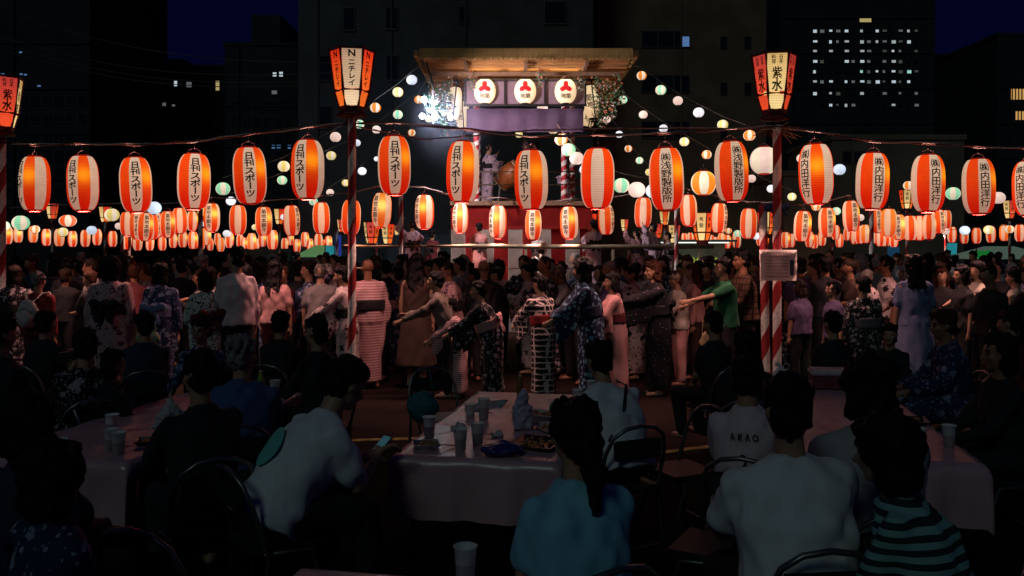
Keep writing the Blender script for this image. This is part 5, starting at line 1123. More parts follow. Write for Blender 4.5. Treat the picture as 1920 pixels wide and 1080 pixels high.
# ---- performers on the stage
for d in [dict(x=921, ytop=270, s=72, yaw=-60, zf=2.91, outfit=('yukata', 'stagey'), arms='sticks', label='drummer in pale purple yukata at the left of the big drum, seen from behind', hairk='crop'),
          dict(x=1052, ytop=302, s=72, yaw=100, zf=2.91, outfit=('yukata', 'stagey'), arms='front', label='performer in pale print yukata at the right end of the upper deck', hairk='short'),
          dict(x=1000, ytop=264, s=70, yaw=60, zf=2.91, outfit=('yukata', 'stagey'), arms='up', label='drummer with raised arm behind the big lantern on the upper deck', hairk='crop'),
          dict(x=772, ytop=412, s=84, yaw=20, zf=.90, outfit=('yukata', 'stagey'), arms='up', label='performer in pale yukata with blue fan dancing at the left end of the lower deck', hairk='short'),
          dict(x=812, ytop=432, s=80, yaw=-30, zf=.90, outfit=('yukata', 'maroon'), arms='down', label='performer in dark yukata near the left end of the lower deck', hairk='bun'),
          dict(x=897, ytop=418, s=84, yaw=20, zf=.90, outfit=('yukata', 'pink'), arms='front', label='performer in pink yukata on the lower deck before the left of the curtain', hairk='bun'),
          dict(x=1010, ytop=432, s=84, yaw=-20, zf=.90, outfit=('yukata', 'whiteflower'), arms='clap', label='performer in flower yukata on the lower deck before the curtain centre', hairk='bun'),
          dict(x=1113, ytop=412, s=84, yaw=10, zf=.90, outfit=('yukata', 'stagey'), arms='reach', label='performer in pale purple yukata with dark sash right of the curtain', hairk='short'),
          dict(x=1192, ytop=430, s=82, yaw=40, zf=.90, outfit=('yukata', 'pinkflower'), arms='up', label='performer in pink print yukata, left one of the group at the right deck end', hairk='short'),
          dict(x=1222, ytop=420, s=84, yaw=70, zf=.90, outfit=('yukata', 'stagey'), arms='up', label='performer in pale yukata with raised arms at the right deck end', hairk='bun'),
          dict(x=1250, ytop=436, s=82, yaw=90, zf=.90, outfit=('yukata', 'whiteblack'), arms='reach', label='performer in white and black yukata, rightmost on the lower deck', hairk='short')]:
    zf = d.pop('zf'); fy = HY + (EYE - zf) * d['s']
    kk = (EYE - (d['ytop'] - HY) / d['s']) - zf   # height above the deck
    t, J, k = person(hairc='k', voxel=.02, obic='black', **d)
    top = (J['H'] + J['hu'] * .13).z; t.scale = (kk / top,) * 3; t.location.z = zf
# ------------------------------------------------------------------ the packed crowd behind the dancers
cr = random.Random(11)
HN = {'k': 'black', 'd': 'brown', 'b': 'reddish', 'g': 'grey'}
FARN = {'black': 'black', 'navy': 'navy', 'grey': 'grey', 'brown': 'brown', 'maroon': 'dark red', 'pinkflower': 'pink print', 'whiteblack': 'white black print', 'navyflower': 'navy print', 'beige': 'beige', 'palegrey': 'pale grey', 'purple': 'dull purple', 'white': 'white', 'blackwhite': 'black floral print'}
spots = []
def clear(x, y):
    if -3.7 < x < 4.4 and y > 18.3: return False
    for o in MIDP:
        l = o[0].location
        if (l.x - x) ** 2 + (l.y - y) ** 2 < .11: return False
    return all((a - x) ** 2 + (b - y) ** 2 > .10 for a, b in spots)
tries = 0
while len(spots) < 235 and tries < 60000:
    tries += 1
    s = 1 / cr.uniform(1 / 134, 1 / 62) if len(spots) < 150 else cr.uniform(112, 139); x = cr.uniform(-20, 1940); p = ((x - HX) / s, F / s)
    if clear(*p): spots.append(p)
for (x_, s_) in ((1850, 164), (1930, 168)): spots.append(((x_ - HX) / s_, F / s_))
for i, (X, Y) in enumerate(spots):
    s = F / Y; x = HX + X * s; zt = cr.uniform(1.54, 1.76); hk = cr.choice(['short', 'short', 'bob', 'crop', 'bun', 'long']); hc = cr.choice('kkkkkddbg')
    near_ = s > 160
    fab = cr.choice(['black', 'navy', 'black', 'maroon']) if near_ else cr.choice(['black', 'black', 'black', 'navy', 'grey', 'brown', 'maroon', 'pinkflower', 'whiteblack', 'navyflower', 'beige', 'palegrey', 'purple', 'blackwhite'])
    kind = 'yukata' if fab in ('pinkflower', 'whiteblack', 'navyflower', 'blackwhite') else cr.choice(['tshirt', 'shirt'])
    yaw = cr.choice([90, 100, 80, 110, 20, -10, 150, 0])
    wh = 'left of stage' if x < 640 else ('before stage' if x < 1330 else 'right of stage')
    hh = {'short': 'short %s hair', 'bob': '%s bobbed hair', 'crop': 'cropped %s hair', 'bun': 'bun of %s hair', 'long': 'long %s hair'}[hk] % HN[hc]
    t, J, k = person(x, HY + (EYE - zt) * s, s, yaw, hk, hc, (kind, fab), '', arms=['down', 'front', 'reachlow', 'clap', 'reach'][i * 7 % 5], lean=[3, 8][i % 2], voxel=.028, face=False, lower='black', obic='black', bow=False, skin=i % 2)
    wh = ('near tables ' if near_ else '') + wh; ps = ['arms down', 'hands forward', 'reaching low', 'hands together', 'reaching out'][i * 7 % 5]; t['label'] = 'person in %s with %s, %s, crowd %s' % (FARN[fab], hh, ps, wh); t['group'] = 'people in the packed crowd ' + wh

# ------------------------------------------------------------------ tables
VIN = mat('vinyl_cloth', (.56, .31, .34), .30, nscale=3.0, var=.12, bump=.5, spec=.6)
PLAS = mat('table_plastic', (.35, .34, .33), .5); CHR = mat('chair_metal', (.20, .19, .18), .35, metal=.8, var=0); SEATM = mat('chair_seat', (.02, .02, .022), .5, var=0)
ROT = R(-11)
def table(cx, cy, L_, W_, label, clabel, drops=((-1, .30),), z=.70):
    """long folding table; its length runs along local Y"""
    t = thing('folding_table', label, 'table', (cx, cy, 0), ROT)
    box_obj('tabletop', (0, 0, z - .02), (W_ - .02, L_ - .02, .035), PLAS, t)
    for sx in (-1, 1):
        for sy in (-1, 1):
            bm = bmesh.new(); tube(bm, [(sx * (W_ / 2 - .08), sy * (L_ / 2 - .15), 0), (sx * (W_ / 2 - .08), sy * (L_ / 2 - .22), z - .04)], .014, 6); new_obj('leg', bm_mesh(bm, 'leg', CHR), t)
    bm = bmesh.new(); nx, ny = 34, 70
    def P(u, v):
        x = (u - .5) * (W_ + .10); y = (v - .5) * (L_ + 2 * DR); dz = 0
        zz = z + .004 + .0035 * math.sin(x * 31 + 3 * math.sin(y * 5)) * math.sin(y * 19 + 2 * math.sin(x * 6))
        zz = max(zz, z + .002)
        ex = abs(x) - W_ / 2
        if ex > 0: zz = z - ex * 1.6 + .002; x = math.copysign(W_ / 2 + .012, x)
        ey = abs(y) - L_ / 2
        if ey > 0:
            sg = math.copysign(1, y); w_ = .018 * math.sin(x * 16 + sg) * min(1, ey / .2) + .010 * math.sin(x * 37) * min(1, ey / .3)
            zz = min(zz, z) - ey; y = sg * (L_ / 2 + .014 + w_ + ey * .05)
        return (x, y, zz)
    DR = .34
    rows = [[bm.verts.new(P(i / nx, j / ny)) for i in range(nx + 1)] for j in range(ny + 1)]
    for a, b in zip(rows, rows[1:]):
        for i in range(nx): bm.faces.new((a[i], a[i + 1], b[i + 1], b[i]))
    o = new_obj('tablecloth', bm_mesh(bm, 'tablecloth', VIN), None, (cx, cy, 0), ROT); tag(o, clabel, 'tablecloth'); return t
dx, dy = math.cos(ROT), math.sin(ROT)      # across
lx, ly = -math.sin(ROT), math.cos(ROT)     # along
def tabc(fx, fy, L_, W_): return (fx + dx * W_ / 2 + lx * L_ / 2, fy + dy * W_ / 2 + ly * L_ / 2)
CT = tabc(-.70, 4.90, 2.2, .98); table(*CT, 2.2, .98, 'long folding table in the centre foreground', 'shiny pinkish vinyl cloth over the centre table, hanging at the near end')
LT = tabc(-3.08, 4.92, 2.3, .96); table(*LT, 2.3, .96, 'long folding table in the left foreground', 'pink lit vinyl cloth over the left table, hanging at the near end')
RT = tabc(1.63, 4.86, 2.9, 1.0); table(*RT, 2.9, 1.0, 'long folding table in the right foreground', 'dim vinyl cloth over the right table, hanging at the near end')
BT = tabc(-1.08, 1.79, 1.45, 1.1); table(*BT, 1.45, 1.1, 'folding table at the bottom picture edge', 'shiny vinyl cloth on the table at the bottom picture edge')
def tp(T, u, v, z=.706):   # a point on a table: u across, v along, from its centre
    return (T[0] + dx * u + lx * v, T[1] + dy * u + ly * v, z)

# ------------------------------------------------------------------ folding chairs
def chair_parts():
    P = {}
    bm = bmesh.new(); tube(bm, [(-.21, -.20, .0), (-.21, -.12, .42), (-.205, -.20, .68), (-.17, -.235, .78), (-.10, -.255, .83), (0, -.26, .845), (.10, -.255, .83), (.17, -.235, .78), (.205, -.20, .68), (.21, -.12, .42), (.21, -.20, 0)], .0125, 7); P['back_frame'] = bm_mesh(bm, 'back_frame', CHR)
    bm = bmesh.new(); tube(bm, [(-.19, .24, 0), (-.19, .10, .42), (-.19, -.14, .44)], .0115, 6); P['leg'] = bm_mesh(bm, 'leg', CHR)
    bm = bmesh.new(); tube(bm, [(-.21, -.19, .10), (.21, -.19, .10)], .009, 6); P['stretcher'] = bm_mesh(bm, 'stretcher', CHR)
    bm = bmesh.new(); box(bm, (0, 0, .445), (.38, .37, .035)); bmesh.ops.bevel(bm, geom=bm.edges[:], offset=.012, segments=2, affect='EDGES'); P['seat'] = bm_mesh(bm, 'seat', SEATM, False)
    bm = bmesh.new(); box(bm, (0, -.225, .70), (.33, .02, .12)); bmesh.ops.bevel(bm, geom=bm.edges[:], offset=.01, segments=2, affect='EDGES'); P['backrest'] = bm_mesh(bm, 'backrest', SEATM, False)
    return P
CP = chair_parts()
def chair(x, y, yaw, label):
    t = thing('folding_chair', label, 'chair', (x, y, 0), R(yaw), 'folding chairs at the tables')
    for n in ('back_frame', 'seat', 'backrest', 'stretcher', 'leg'): new_obj(n, CP[n], t)
    l = new_obj('leg', CP['leg'], t, (.38, 0, 0))
    return t
def seated(label, chlabel=None, **d):
    d.setdefault('voxel', .0125)
    t, J, k = person(label=label, seated=True, **d)
    t.scale = (k,) * 3
    if chlabel:
        c = chair(t.location.x, t.location.y, d['yaw'], chlabel); off = Matrix.Rotation(R(d['yaw']), 3, 'Z') @ Vector((0, .03, 0)); c.location.x += off.x; c.location.y += off.y
    # the seat of the chair is 0.46 m high: rest the figure on it
    t.location.z = .46 + .085 * k - .50 * k + .03
    return t, J, k
F1 = seated('smiling elderly woman in patterned blouse facing the camera beyond the left table', 'chair under the smiling elderly woman', x=376, ytop=620, s=215, yaw=172, hairk='short', hairc='d', outfit=('shirt', 'navyflower'), arms='table', face=True, nod=-2, lean=6, skin=0, w=1.05, glasses=True)
F2 = seated('person in black with short black hair holding a plastic bag over the left table', 'chair under the person holding the plastic bag', x=372, ytop=688, s=352, yaw=35, hairk='short', hairc='k', outfit=('shirt', 'black'), arms='hold', lean=10, turn=15)
F3 = seated('grey haired woman in dark blue blouse seen from behind at the left table', 'chair under the grey haired woman', x=456, ytop=653, s=298, yaw=12, hairk='bun', hairc='g', outfit=('shirt', 'blue'), arms='table', lean=8, turn=-35, w=1.15, glasses=True)
F4 = seated('person in black facing left, right of the grey haired woman', 'chair under the person in black right of the grey haired woman', x=592, ytop=612, s=236, yaw=60, hairk='short', hairc='k', outfit=('shirt', 'black'), arms='table', face=True, lean=6)
F5 = seated('man in white T-shirt with teal print bent over his phone left of the centre table', 'chair under the man bent over his phone', x=650, ytop=690, s=352, yaw=-50, hairk='short', hairc='k', outfit=('tshirt', 'white'), arms='phone', lean=38, nod=12, w=1.12)
F6 = seated('person in black with short hair at the left picture edge behind the table', 'chair at the left picture edge', x=2, ytop=606, s=262, yaw=-30, hairk='short', hairc='k', outfit=('tshirt', 'black'), arms='lap', lean=4, w=1.2)
F7 = seated('person in black raising a small camera beyond the left table', 'chair under the person raising a camera', x=158, ytop=648, s=262, yaw=40, hairk='short', hairc='k', outfit=('yukata', 'blackwhite'), arms='camera', lean=4, obic='black', bow=False)
F8 = seated('person with messy black hair in silhouette at the near end of the left table', 'chair at the near end of the left table', x=62, ytop=788, s=455, yaw=-12, hairk='big', hairc='k', outfit=('tshirt', 'navy'), arms='table', lean=8)
F9 = seated('person with black hair low in the bottom left corner', 'chair in the bottom left corner', x=108, ytop=903, s=560, yaw=-30, hairk='big', hairc='k', outfit=('shirt', 'navyflower'), arms='lap', lean=6, skin=1)
F9b = seated('person in pale patterned shirt cut by the left picture edge at the bottom', None, x=-75, ytop=850, s=560, yaw=-30, hairk='short', hairc='k', outfit=('tshirt', 'kimgrey'), arms='lap', lean=4, w=1.15)
F10 = seated('person in pale shirt with black shoulder strap leaning on the centre table', 'chair under the person with shoulder strap', x=1124, ytop=664, s=292, yaw=24, hairk='short', hairc='k', outfit=('tshirt', 'white'), arms='table', lean=26, w=1.25)
F11 = seated('person with black ponytail and light blue T-shirt before the centre table', 'chair under the person with the ponytail', x=1076, ytop=790, s=520, yaw=28, hairk='pony', hairc='k', outfit=('tshirt', 'lightblue'), arms='lap', lean=5, w=1.1)
F12 = seated('child in white baseball jersey with back to the camera', 'chair under the child in the baseball jersey', x=1402, ytop=698, s=352, yaw=-22, hairk='short', hairc='k', outfit=('tshirt', 'pinkwhite'), arms='lap', lean=6, lower='black')
F13 = seated('man with short black hair in pale T-shirt, largest figure at the lower right', 'chair under the largest man at the lower right', x=1474, ytop=730, s=478, yaw=6, hairk='short', hairc='k', outfit=('tshirt', 'white'), arms='table', lean=12, w=1.25)
F14 = seated('person with black bob in pale T-shirt at the near end of the right table', 'chair at the near end of the right table', x=1626, ytop=680, s=428, yaw=0, hairk='bob', hairc='k', outfit=('tshirt', 'palegrey'), arms='table', lean=10, w=1.1)
F15 = seated('person with bushy black hair and teal striped shirt at the bottom right', 'chair under the person in the striped shirt', x=1655, ytop=832, s=520, yaw=55, hairk='big', hairc='k', outfit=('tshirt', 'tealstripe'), arms='lap', lean=22, w=1.15)
F16 = seated('person in dark top seen in profile facing left at the right edge', 'chair at the right picture edge', x=1872, ytop=650, s=296, yaw=85, hairk='bob', hairc='k', outfit=('shirt', 'black'), arms='table', face=True, lean=4, skin=1)
F17 = seated('elderly brown haired person in dark floral yukata facing left beyond the right table', 'chair under the elderly person in floral yukata', x=1768, ytop=598, s=222, yaw=88, hairk='short', hairc='b', outfit=('yukata', 'navyflower'), arms='table', face=True, lean=10, obic='navy', bow=False, skin=1)
F18 = seated('dark haired person in black behind the child in the jersey', 'chair behind the child in the jersey', x=1398, ytop=646, s=262, yaw=-10, hairk='short', hairc='k', outfit=('tshirt', 'black'), arms='lap')
F19 = seated('dark haired person in black between the camera holder and the held bag', 'chair behind the left table cups', x=214, ytop=700, s=262, yaw=-60, hairk='bob', hairc='k', outfit=('tshirt', 'black'), arms='table', lean=6)
F20 = seated('person in black seated beyond the cool box on the right', 'chair beyond the cool box', x=1668, ytop=640, s=206, yaw=150, hairk='short', hairc='k', outfit=('shirt', 'black'), arms='table', lean=6)
for (x_, s_, yw, cl, lb) in ((88, 205, -20, 'black', 'seated dark figure at the far left, low before the red jacket'), (272, 214, 25, 'navy', 'seated person in navy low before the navy print yukata'), (528, 204, -15, 'black', 'seated person in black low before the slim pink top'),
        (1336, 206, 30, 'black', 'seated person in black low before the woman in green'), (1560, 204, 15, 'black', 'seated person in black low before the boy in purple'), (1890, 200, 50, 'maroon', 'seated person in dark red low at the right edge')):
    seated(lb, 'chair under the ' + lb, x=x_, ytop=604, s=s_, yaw=yw, hairk=['short', 'bob'][x_ % 2], hairc='k', outfit=('tshirt', cl), arms='lap', lean=6, voxel=.018)
chair(-.62, 7.2, 200, 'empty chair with a blue bag beyond the left corner of the centre table'); chair(1.10, 5.55, 115, 'empty chair turned sideways right of the person with the strap')
chair(.98, 4.15, 60, 'empty chair right of the ponytail, its bent tube catching the light')
chair(-1.35, 3.45, -20, 'empty chair before the man with the phone'); chair(2.35, 3.6, 20, 'empty chair right of the striped shirt')

# printed jersey and T-shirt prints
def back_print(T, s_, w_, h_, z, m, x0=0, yoff=-.175, rot=0):
    t, J, k = T; bm = text_bm(s_, w_, h_, horizontal=len(s_) > 1); P, S, X, Fw = J['P'], J['S'], J['X'], J['F']
    slice_bm(bm, [x0 - w_ * .3, x0, x0 + w_ * .3], [0])
    for v in bm.verts:
        x = v.co.x + x0; q = (z + v.co.z); r = .140 * math.sqrt(max(.05, 1 - (x / .215) ** 2)) + .012
        v.co = P + S * q + X * x - Fw * r
    new_obj('lettering', bm_mesh(bm, 'lettering', m, False), t)
back_print(F12, 'AKAO', .16, .05, .36, INK); back_print(F12, '2', .09, .13, .22, INK)

# ------------------------------------------------------------------ things on the tables
CUP = mat('clear_cup', (.85, .85, .82), .25, var=0, alpha=.6); BEER = mat('beer', (.80, .42, .04), .2, var=0); FOAM = mat('foam', (.6, .56, .5), .8, nscale=60)
def profile(bm, pts, n=20, mi=0, cap=True):
    X = Vector((1, 0, 0)); Y = Vector((0, 1, 0)); loft(bm, [(Vector((0, 0, z)), X * r, Y * r) for r, z in pts], n, mi, cap)
def cup(loc, label, h=.13, fill=.5, col=None, paperc=False):
    t = thing('plastic_cup', label, 'cup', loc, 0, 'drink cups on the tables')
    bm = bmesh.new(); profile(bm, [(.030, 0), (.033, h * .3), (.040, h * .97), (.044, h * .985), (.044, h), (.040, h), (.031, .01), (.005, .008)])
    new_obj('cup_wall', bm_mesh(bm, 'cup_wall', mat('paper_cup', (.80, .76, .74), .5, var=0) if paperc else CUP), t)
    if fill:
        bm = bmesh.new(); profile(bm, [(.028, .012), (.030 + .009 * fill, h * fill)]); new_obj('drink', bm_mesh(bm, 'drink', col or BEER), t)
    return t
cup(tp(LT, .32, -1.00), 'clear cup half full of beer near the front of the left table', fill=.55); cup(tp(LT, .22, -.93), 'clear cup of beer just behind another at the front of the left table', fill=.5)
cup(tp(CT, -.40, -.62), 'white paper cup at the left rim of the centre table', paperc=True, fill=0); cup(tp(CT, -.12, -.92), 'cup of beer nearest on the centre table', fill=.62); cup(tp(CT, -.06, -.74), 'cup of beer just behind the nearest one on the centre table', fill=.6)
cup(tp(CT, -.18, -.05), 'tall clear cup with wide rim on the centre table', h=.15, fill=.35, col=FOAM); cup(tp(CT, .40, .55), 'paper cup with beer at the far right of the centre table', fill=.35); cup(tp(CT, .43, .12), 'small clear cup beside the green balloon', h=.10, fill=.2)
cup(tp(CT, .62 - .16, .98), 'paper cup at the far right corner of the centre table', paperc=True, fill=0)
cup((-.165, 3.02, .706), 'clear cup with a little green tea on the bottom edge table', h=.145, fill=.25, col=mat('green_tea', (.20, .26, .03), .3, var=0))
cup(tp(RT, .22, -1.15), 'clear cup on the near end of the right table', fill=.3); cup(tp(RT, .42, -1.02), 'second clear cup on the right table', fill=.2)
cup(tp(LT, .34, .90), 'clear cup with drink beside the green bottle', fill=.5)
def bottle(loc, m, label, h=.21, r=.03):
    t = thing('bottle', label, 'bottle', loc); bm = bmesh.new(); profile(bm, [(r, 0), (r, h * .62), (r * .45, h * .80), (r * .42, h * .93)], 16); new_obj('bottle_body', bm_mesh(bm, 'bottle_body', m), t)
    bm = bmesh.new(); profile(bm, [(r * .5, h * .93), (r * .5, h)], 12); new_obj('cap', bm_mesh(bm, 'cap', mat('cap_white', (.5, .45, .3), .5, var=0)), t)
bottle(tp(CT, -.04, .58), mat('amber_glass', (.20, .10, .02), .15, var=0), 'amber bottle standing at the back of the centre table', .22, .028)
bottle(tp(LT, .24, .86), mat('green_drink', (.22, .34, .04), .3, var=0), 'green drink bottle at the far end of the left table', .21, .032)
bottle(tp(LT, .08, .42), mat('red_can', (.28, .015, .02), .35, var=0), 'red drink container beside the person holding the bag', .16, .035)
# crumpled carrier bags
def bag(loc, w_, h_, label, m, seed, handles=True, rot=0):
    t = thing('plastic_bag', label, 'bag', loc, rot); bm = bmesh.new(); rn2 = random.Random(seed)
    X = Vector((1, 0, 0)); Y = Vector((0, 1, 0)); rg = [(Vector((0, 0, h_ * f)), X * w_ * a, Y * w_ * a * .7) for f, a in ((0, .42), (.1, .5), (.45, .46), (.75, .30), (.9, .16), (1, .12))]
    loft(bm, rg, 18)
    if handles:
        for g in (-1, 1): tube(bm, [(g * w_ * .12, 0, h_ * .85), (g * w_ * .30, 0, h_ * 1.15), (g * w_ * .12, .02, h_ * 1.32), (-g * w_ * .02, 0, h_ * .9)], .014, 6)
    new_obj('bag_film', fuse(bm, .011, 'bag_film', m, .016, 26, 1, seed, 1), t)
FILM = mat('bag_film', (.62, .52, .54), .35, nscale=20, var=.15, bump=.4)
bag(tp(LT, .60 - .2, -.62), .17, .26, 'crumpled translucent plastic bag held up over the left table', mat('bag_film_grey', (.42, .38, .36), .35, nscale=20, var=.15, bump=.4), 4, False)
bag(tp(CT, .14, -.30), .14, .27, 'upright crumpled plastic bag in the middle of the centre table', mat('bag_film_mauve', (.42, .34, .44), .3, nscale=20, var=.15, bump=.4), 6, False)
bag(tp(RT, -.30, 1.05), .24, .15, 'white carrier bag with open handles at the far end of the right table', FILM, 8)
t = thing('cool_box', 'dark red cool box with a white lid at the far end of the right table', 'box', tp(RT, .08, 1.02), ROT)
box_obj('box_body', (0, 0, .06), (.30, .22, .12), mat('box_red', (.16, .03, .04), .5), t, bevel=.012); box_obj('lid', (0, 0, .14), (.33, .25, .045), mat('lid_white', (.55, .46, .46), .5), t, bevel=.015)
# crumpled napkins and more cups
NAP = mat('napkin', (.50, .42, .42), .8, nscale=30, var=.1)
for q, (T, u, v, lb) in enumerate([(CT, -.28, -.35, 'left side of the centre table'), (CT, .02, -.52, 'middle of the centre table'), (CT, .36, .80, 'far right of the centre table'), (LT, .12, -.30, 'middle of the left table'), (LT, -.20, -.80, 'near left of the left table'), (RT, -.12, -1.05, 'near end of the right table'), (RT, .05, -.20, 'middle of the right table')]):
    bm = bmesh.new(); ellip(bm, (0, 0, .012), Vector((0, 1, 0)), UP, (.045, .035, .016), 12); o = new_obj('napkin', fuse(bm, .007, 'napkin', NAP, .016, 40, 1, q, 0), None, tp(T, u, v)); tag(o, 'crumpled paper napkin on the ' + lb, 'napkin')
cup(tp(CT, -.30, .05), 'squat clear cup on the left side of the centre table', h=.09, fill=.3); cup(tp(LT, -.05, -.55), 'white paper cup in the middle of the left table', paperc=True, fill=0); cup(tp(LT, .38, .25), 'clear cup of beer by the red container', fill=.6); cup(tp(RT, -.05, -.88), 'white paper cup near the end of the right table', paperc=True, fill=0); cup(tp(RT, .30, .25), 'paper cup in the middle of the right table', paperc=True, fill=0)
# green balloon, flyer, trays, chopsticks, food
t = thing('water_balloon', 'small green water balloon with yellow swirls on the centre table', 'balloon', tp(CT, .30, .18)); bm = bmesh.new(); ellip(bm, (0, 0, .058), Vector((0, 1, 0)), UP, (.058, .058, .058), 20); capsule(bm, (0, 0, .115), (0, 0, .13), .008, .005, 6)
new_obj('balloon_skin', bm_mesh(bm, 'balloon_skin', cloth('balloon_green', 'blotch', (.03, .30, .12), (.35, .40, .10), 26)), t)
bm = bmesh.new(); rows = [[bm.verts.new((-.11 + .22 * i / 6, -.15 + .3 * j / 8, .004 + .012 * math.sin(i * .9) * math.sin(j * .5) + .03 * max(0, j - 5) / 3)) for i in range(7)] for j in range(9)]
for a, b in zip(rows, rows[1:]):
    for i in range(6): bm.faces.new((a[i], a[i + 1], b[i + 1], b[i]))
bmesh.ops.solidify(bm, geom=bm.faces[:], thickness=.002); o = new_obj('flyer', bm_mesh(bm, 'flyer', mat('flyer_paper', (.55, .55, .62), .6, nscale=30, var=.2)), None, tp(CT, -.26, .38), R(-25)); tag(o, 'pale paper flyer lying at the back left of the centre table', 'paper')
FOOD = mat('fried_food', (.45, .16, .05), .4, nscale=60, var=.6)
def tray(loc, w_, l_, label, m, rot=0, food=True):
    t = thing('food_tray', label, 'tray', loc, rot); bm = bmesh.new(); X = Vector((1, 0, 0)); Y = Vector((0, 1, 0)); a, b = w_ / 2, l_ / 2
    vo = [[bm.verts.new((sx * a * k, sy * b * k, z)) for sx, sy in ((-1, -1), (1, -1), (1, 1), (-1, 1))] for k, z in ((.8, .002), (1, .03), (1.06, .03), (1.06, .026), (1.0, .022), (.78, .0))]
    bm.faces.new(vo[0])
    for p, q in zip(vo, vo[1:]):
        for i in range(4): bm.faces.new((p[i], p[(i + 1) % 4], q[(i + 1) % 4], q[i]))
    bm.faces.new(vo[-1][::-1]); new_obj('dish', bm_mesh(bm, 'dish', m, False), t)
    if food:
        bm = bmesh.new(); rn3 = random.Random(int(w_ * 1e4))
        for q in range(26): ellip(bm, (rn3.uniform(-a, a) * .7, rn3.uniform(-b, b) * .7, .014 + rn3.random() * .01), Vector((math.cos(q), math.sin(q), 0)), UP, (.012, .02, .009), 7)
        o = new_obj('food', bm_mesh(bm, 'food', FOOD), t); o['kind'] = 'stuff'
FT = mat('foam_tray', (.45, .40, .42), .4, var=.1); DT = mat('dark_tray', (.03, .025, .03), .25, var=0); BT2 = mat('blue_film', (.02, .03, .16), .3, nscale=15)
tray(tp(CT, .16, .15), .20, .30, 'pale food tray with scraps beside the upright bag', FT, R(60)); tray(tp(CT, .33, -.28), .19, .26, 'pale food tray with scraps near the green balloon', FT, R(20)); tray(tp(CT, .30, -.72), .26, .30, 'dark food tray with noodles at the near right of the centre table', DT, R(-20))
tray(tp(CT, -.34, -.88), .15, .15, 'white foam bowl with leftovers at the near left of the centre table', FT, R(10)); tray(tp(RT, .10, -.70), .34, .24, 'clear takeaway tray with open lid on the right table', FT, R(15)); tray(tp(RT, .36, -.35), .22, .20, 'food tray with red scraps on the right table', DT, R(-15)); tray(tp(LT, .16, .10), .24, .20, 'tray of leftovers in the middle of the left table', FT, R(30))
tray(tp(LT, .36, -.72), .20, .14, 'dark tray of food below the held plastic bag', DT, R(10))
bm = bmesh.new(); ellip(bm, (0, 0, .035), Vector((0, 1, 0)), UP, (.13, .09, .035), 14); o = new_obj('blue_pouch', fuse(bm, .01, 'blue_pouch', BT2, .012, 20, 1, 3, 1), None, tp(CT, .14, -.98)); tag(o, 'crumpled dark blue pouch at the near edge of the centre table', 'pouch')
t = thing('chopsticks', 'pair of wooden chopsticks resting across the foam bowl', 'chopsticks', tp(CT, -.24, -.92, .74), R(40))
for q in (0, 1):
    bm = bmesh.new(); tube(bm, [(-.12, q * .012, .02), (.12, q * .018, -.030)], .0035, 6); new_obj('chopstick', bm_mesh(bm, 'chopstick', mat('chopstick_wood', (.40, .24, .12), .6)), t)
# phone held by the man, camera, backpack, bags carried in the crowd
def in_front(T, fwd, x, z):
    t, J, k = T; return t.matrix_basis @ Vector((x, fwd, z))
def held(T):
    t, J, k = T; m = (J['haL'] + J['haR']) / 2; return t.matrix_basis @ (m + (J['haR'] - J['elR']).normalized() * .10)
bpy.context.view_layer.update()
p = held(F5); t = thing('smartphone', 'smartphone in the hands of the man in the white T-shirt', 'phone', p, R(-48)); box_obj('case', (0, 0, 0), (.075, .010, .15), BLK, t, Matrix.Rotation(R(-50), 3, 'X'), .003)
o = box_obj('screen', (0, 0, 0), (.066, .004, .136), mat('phone_screen', (.1, .2, .25), .2, emis=(.15, .45, .55), es=.10, var=0), t, Matrix.Rotation(R(-50), 3, 'X')); o.location = (0, -.0055, .0045)
p = held(F7); t = thing('compact_camera', 'small silver camera held up beyond the left table', 'camera', p, R(40)); box_obj('camera_body', (0, 0, .03), (.12, .05, .075), mat('camera_black', (.05, .05, .055), .4), t, bevel=.008); bm = bmesh.new(); capsule(bm, (0, .02, .03), (0, .09, .03), .03, .028, 14); new_obj('lens', bm_mesh(bm, 'lens', mat('silver', (.4, .4, .42), .25, metal=.8, var=0)), t)
box_obj('flash', (.03, 0, .075), (.04, .03, .02), mat('silver', (0, 0, 0)), t)
def pack(T, label, m, name='backpack'):
    tt, J, k = T; t = thing(name, label, 'backpack', tt.location, tt.rotation_euler[2]); t.scale = (k,) * 3; P, S, X, Fw = J['P'], J['S'], J['X'], J['F']
    bm = bmesh.new(); ellip(bm, P + S * .22 - Fw * .19, Fw, S, (.15, .075, .20), 18); ellip(bm, P + S * .15 - Fw * .25, Fw, S, (.11, .05, .11), 14); new_obj('pack_body', fuse(bm, .014, 'pack_body', m, .01, 12, 1, 2, 1), t)
    for g in (-1, 1):
        bm = bmesh.new(); tube(bm, [P + S * .38 + X * g * .04 - Fw * .15, P + S * .49 + X * g * .12 - Fw * .08, P + S * .50 + X * g * .13 + Fw * .03, P + S * .36 + X * g * .15 + Fw * .13], [.018, .022, .022, .018], 6); new_obj('strap', bm_mesh(bm, 'strap', m), t)
    bm = bmesh.new(); tube(bm, [P + S * (.22 + .04) - Fw * .272 - X * .09, P + S * .30 - Fw * .275, P + S * .26 - Fw * .272 + X * .09], .004, 5); new_obj('zip', bm_mesh(bm, 'zip', BLK), t)
pack(MIDP[0], 'pale canvas backpack on the grey haired person in red', mat('canvas_pale', (.52, .42, .38), .8, nscale=8))
tt, J, k = F10; P, S, X, Fw = J['P'], J['S'], J['X'], J['F']; t = thing('shoulder_bag', 'black strap bag worn across the pale shirt at the centre table', 'bag', tt.location, tt.rotation_euler[2]); t.scale = (k,) * 3
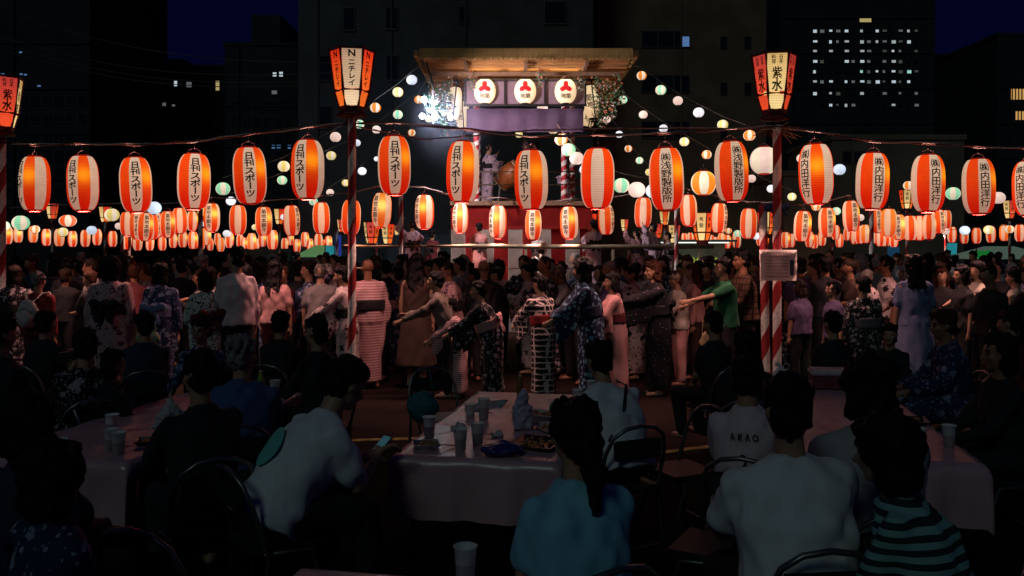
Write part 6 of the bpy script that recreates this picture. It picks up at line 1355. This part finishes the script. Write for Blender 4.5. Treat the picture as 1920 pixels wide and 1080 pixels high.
bm = bmesh.new(); tube(bm, [P + S * .52 + X * .10 - Fw * .02, P + S * .46 + X * .10 - Fw * .12, P + S * .30 + X * .02 - Fw * .155, P + S * .12 - X * .12 - Fw * .125, P + S * .02 - X * .19 - Fw * .03], .011, 6); new_obj('strap', bm_mesh(bm, 'strap', BLK), t)
bm = bmesh.new(); ellip(bm, P - X * .22 + S * -.02, Fw, UP, (.05, .12, .10), 12); new_obj('pouch', bm_mesh(bm, 'pouch', BLK), t)
def handbag(x, y, s, w_, h_, m, label):
    p = at(x, y, s); t = thing('handbag', label, 'bag', p); bm = bmesh.new(); ellip(bm, (0, 0, 0), Vector((0, 1, 0)), UP, (w_, w_ * .45, h_), 16); new_obj('bag_body', fuse(bm, .014, 'bag_body', m, .01, 12, 1, 5, 1), t)
    bm = bmesh.new(); tube(bm, [(-w_ * .7, 0, h_ * .6), (-w_ * .4, 0, h_ * 2.2), (w_ * .4, .05, h_ * 2.2), (w_ * .7, 0, h_ * .6)], .008, 6); new_obj('strap', bm_mesh(bm, 'strap', m), t)
handbag(277, 634, 160, .14, .11, mat('bag_cream', (.30, .34, .20), .7), 'cream green bag at the hip of the navy print yukata'); handbag(292, 680, 160, .07, .16, mat('bag_blue', (.06, .16, .40), .7), 'small bright blue bag hanging below the cream green one')
handbag(792, 762, 232, .13, .13, mat('bag_teal', (.02, .12, .14), .6), 'blue and teal rucksack hanging on the empty chair by the centre table'); handbag(1324, 640, 150, .08, .13, mat('bag_tan', (.28, .20, .10), .7), 'tan shopping bag held in front of the cream top')
# teal print on the man's T-shirt
tt, J, k = F5; P, S, X, Fw = J['P'], J['S'], J['X'], J['F']; bm = bmesh.new(); c0 = None; rg = []
for q in range(28):
    a = 2 * math.pi * q / 28; x = math.cos(a) * .085 - .04; z = .24 + math.sin(a) * .10; r = .150 * math.sqrt(max(.05, 1 - (x / .235) ** 2)) + .010; rg.append(bm.verts.new(P + S * z + X * x - Fw * r))
c0 = bm.verts.new(P + S * .24 - X * .04 - Fw * (.150 * math.sqrt(1 - (.04 / .235) ** 2) + .022))
for q in range(28): bm.faces.new((c0, rg[q], rg[(q + 1) % 28]))
new_obj('shirt_print', bm_mesh(bm, 'shirt_print', mat('print_teal', (.16, .50, .44), .8, var=.1)), tt)
# clean up the workbench
bpy.data.scenes.remove(TMP)
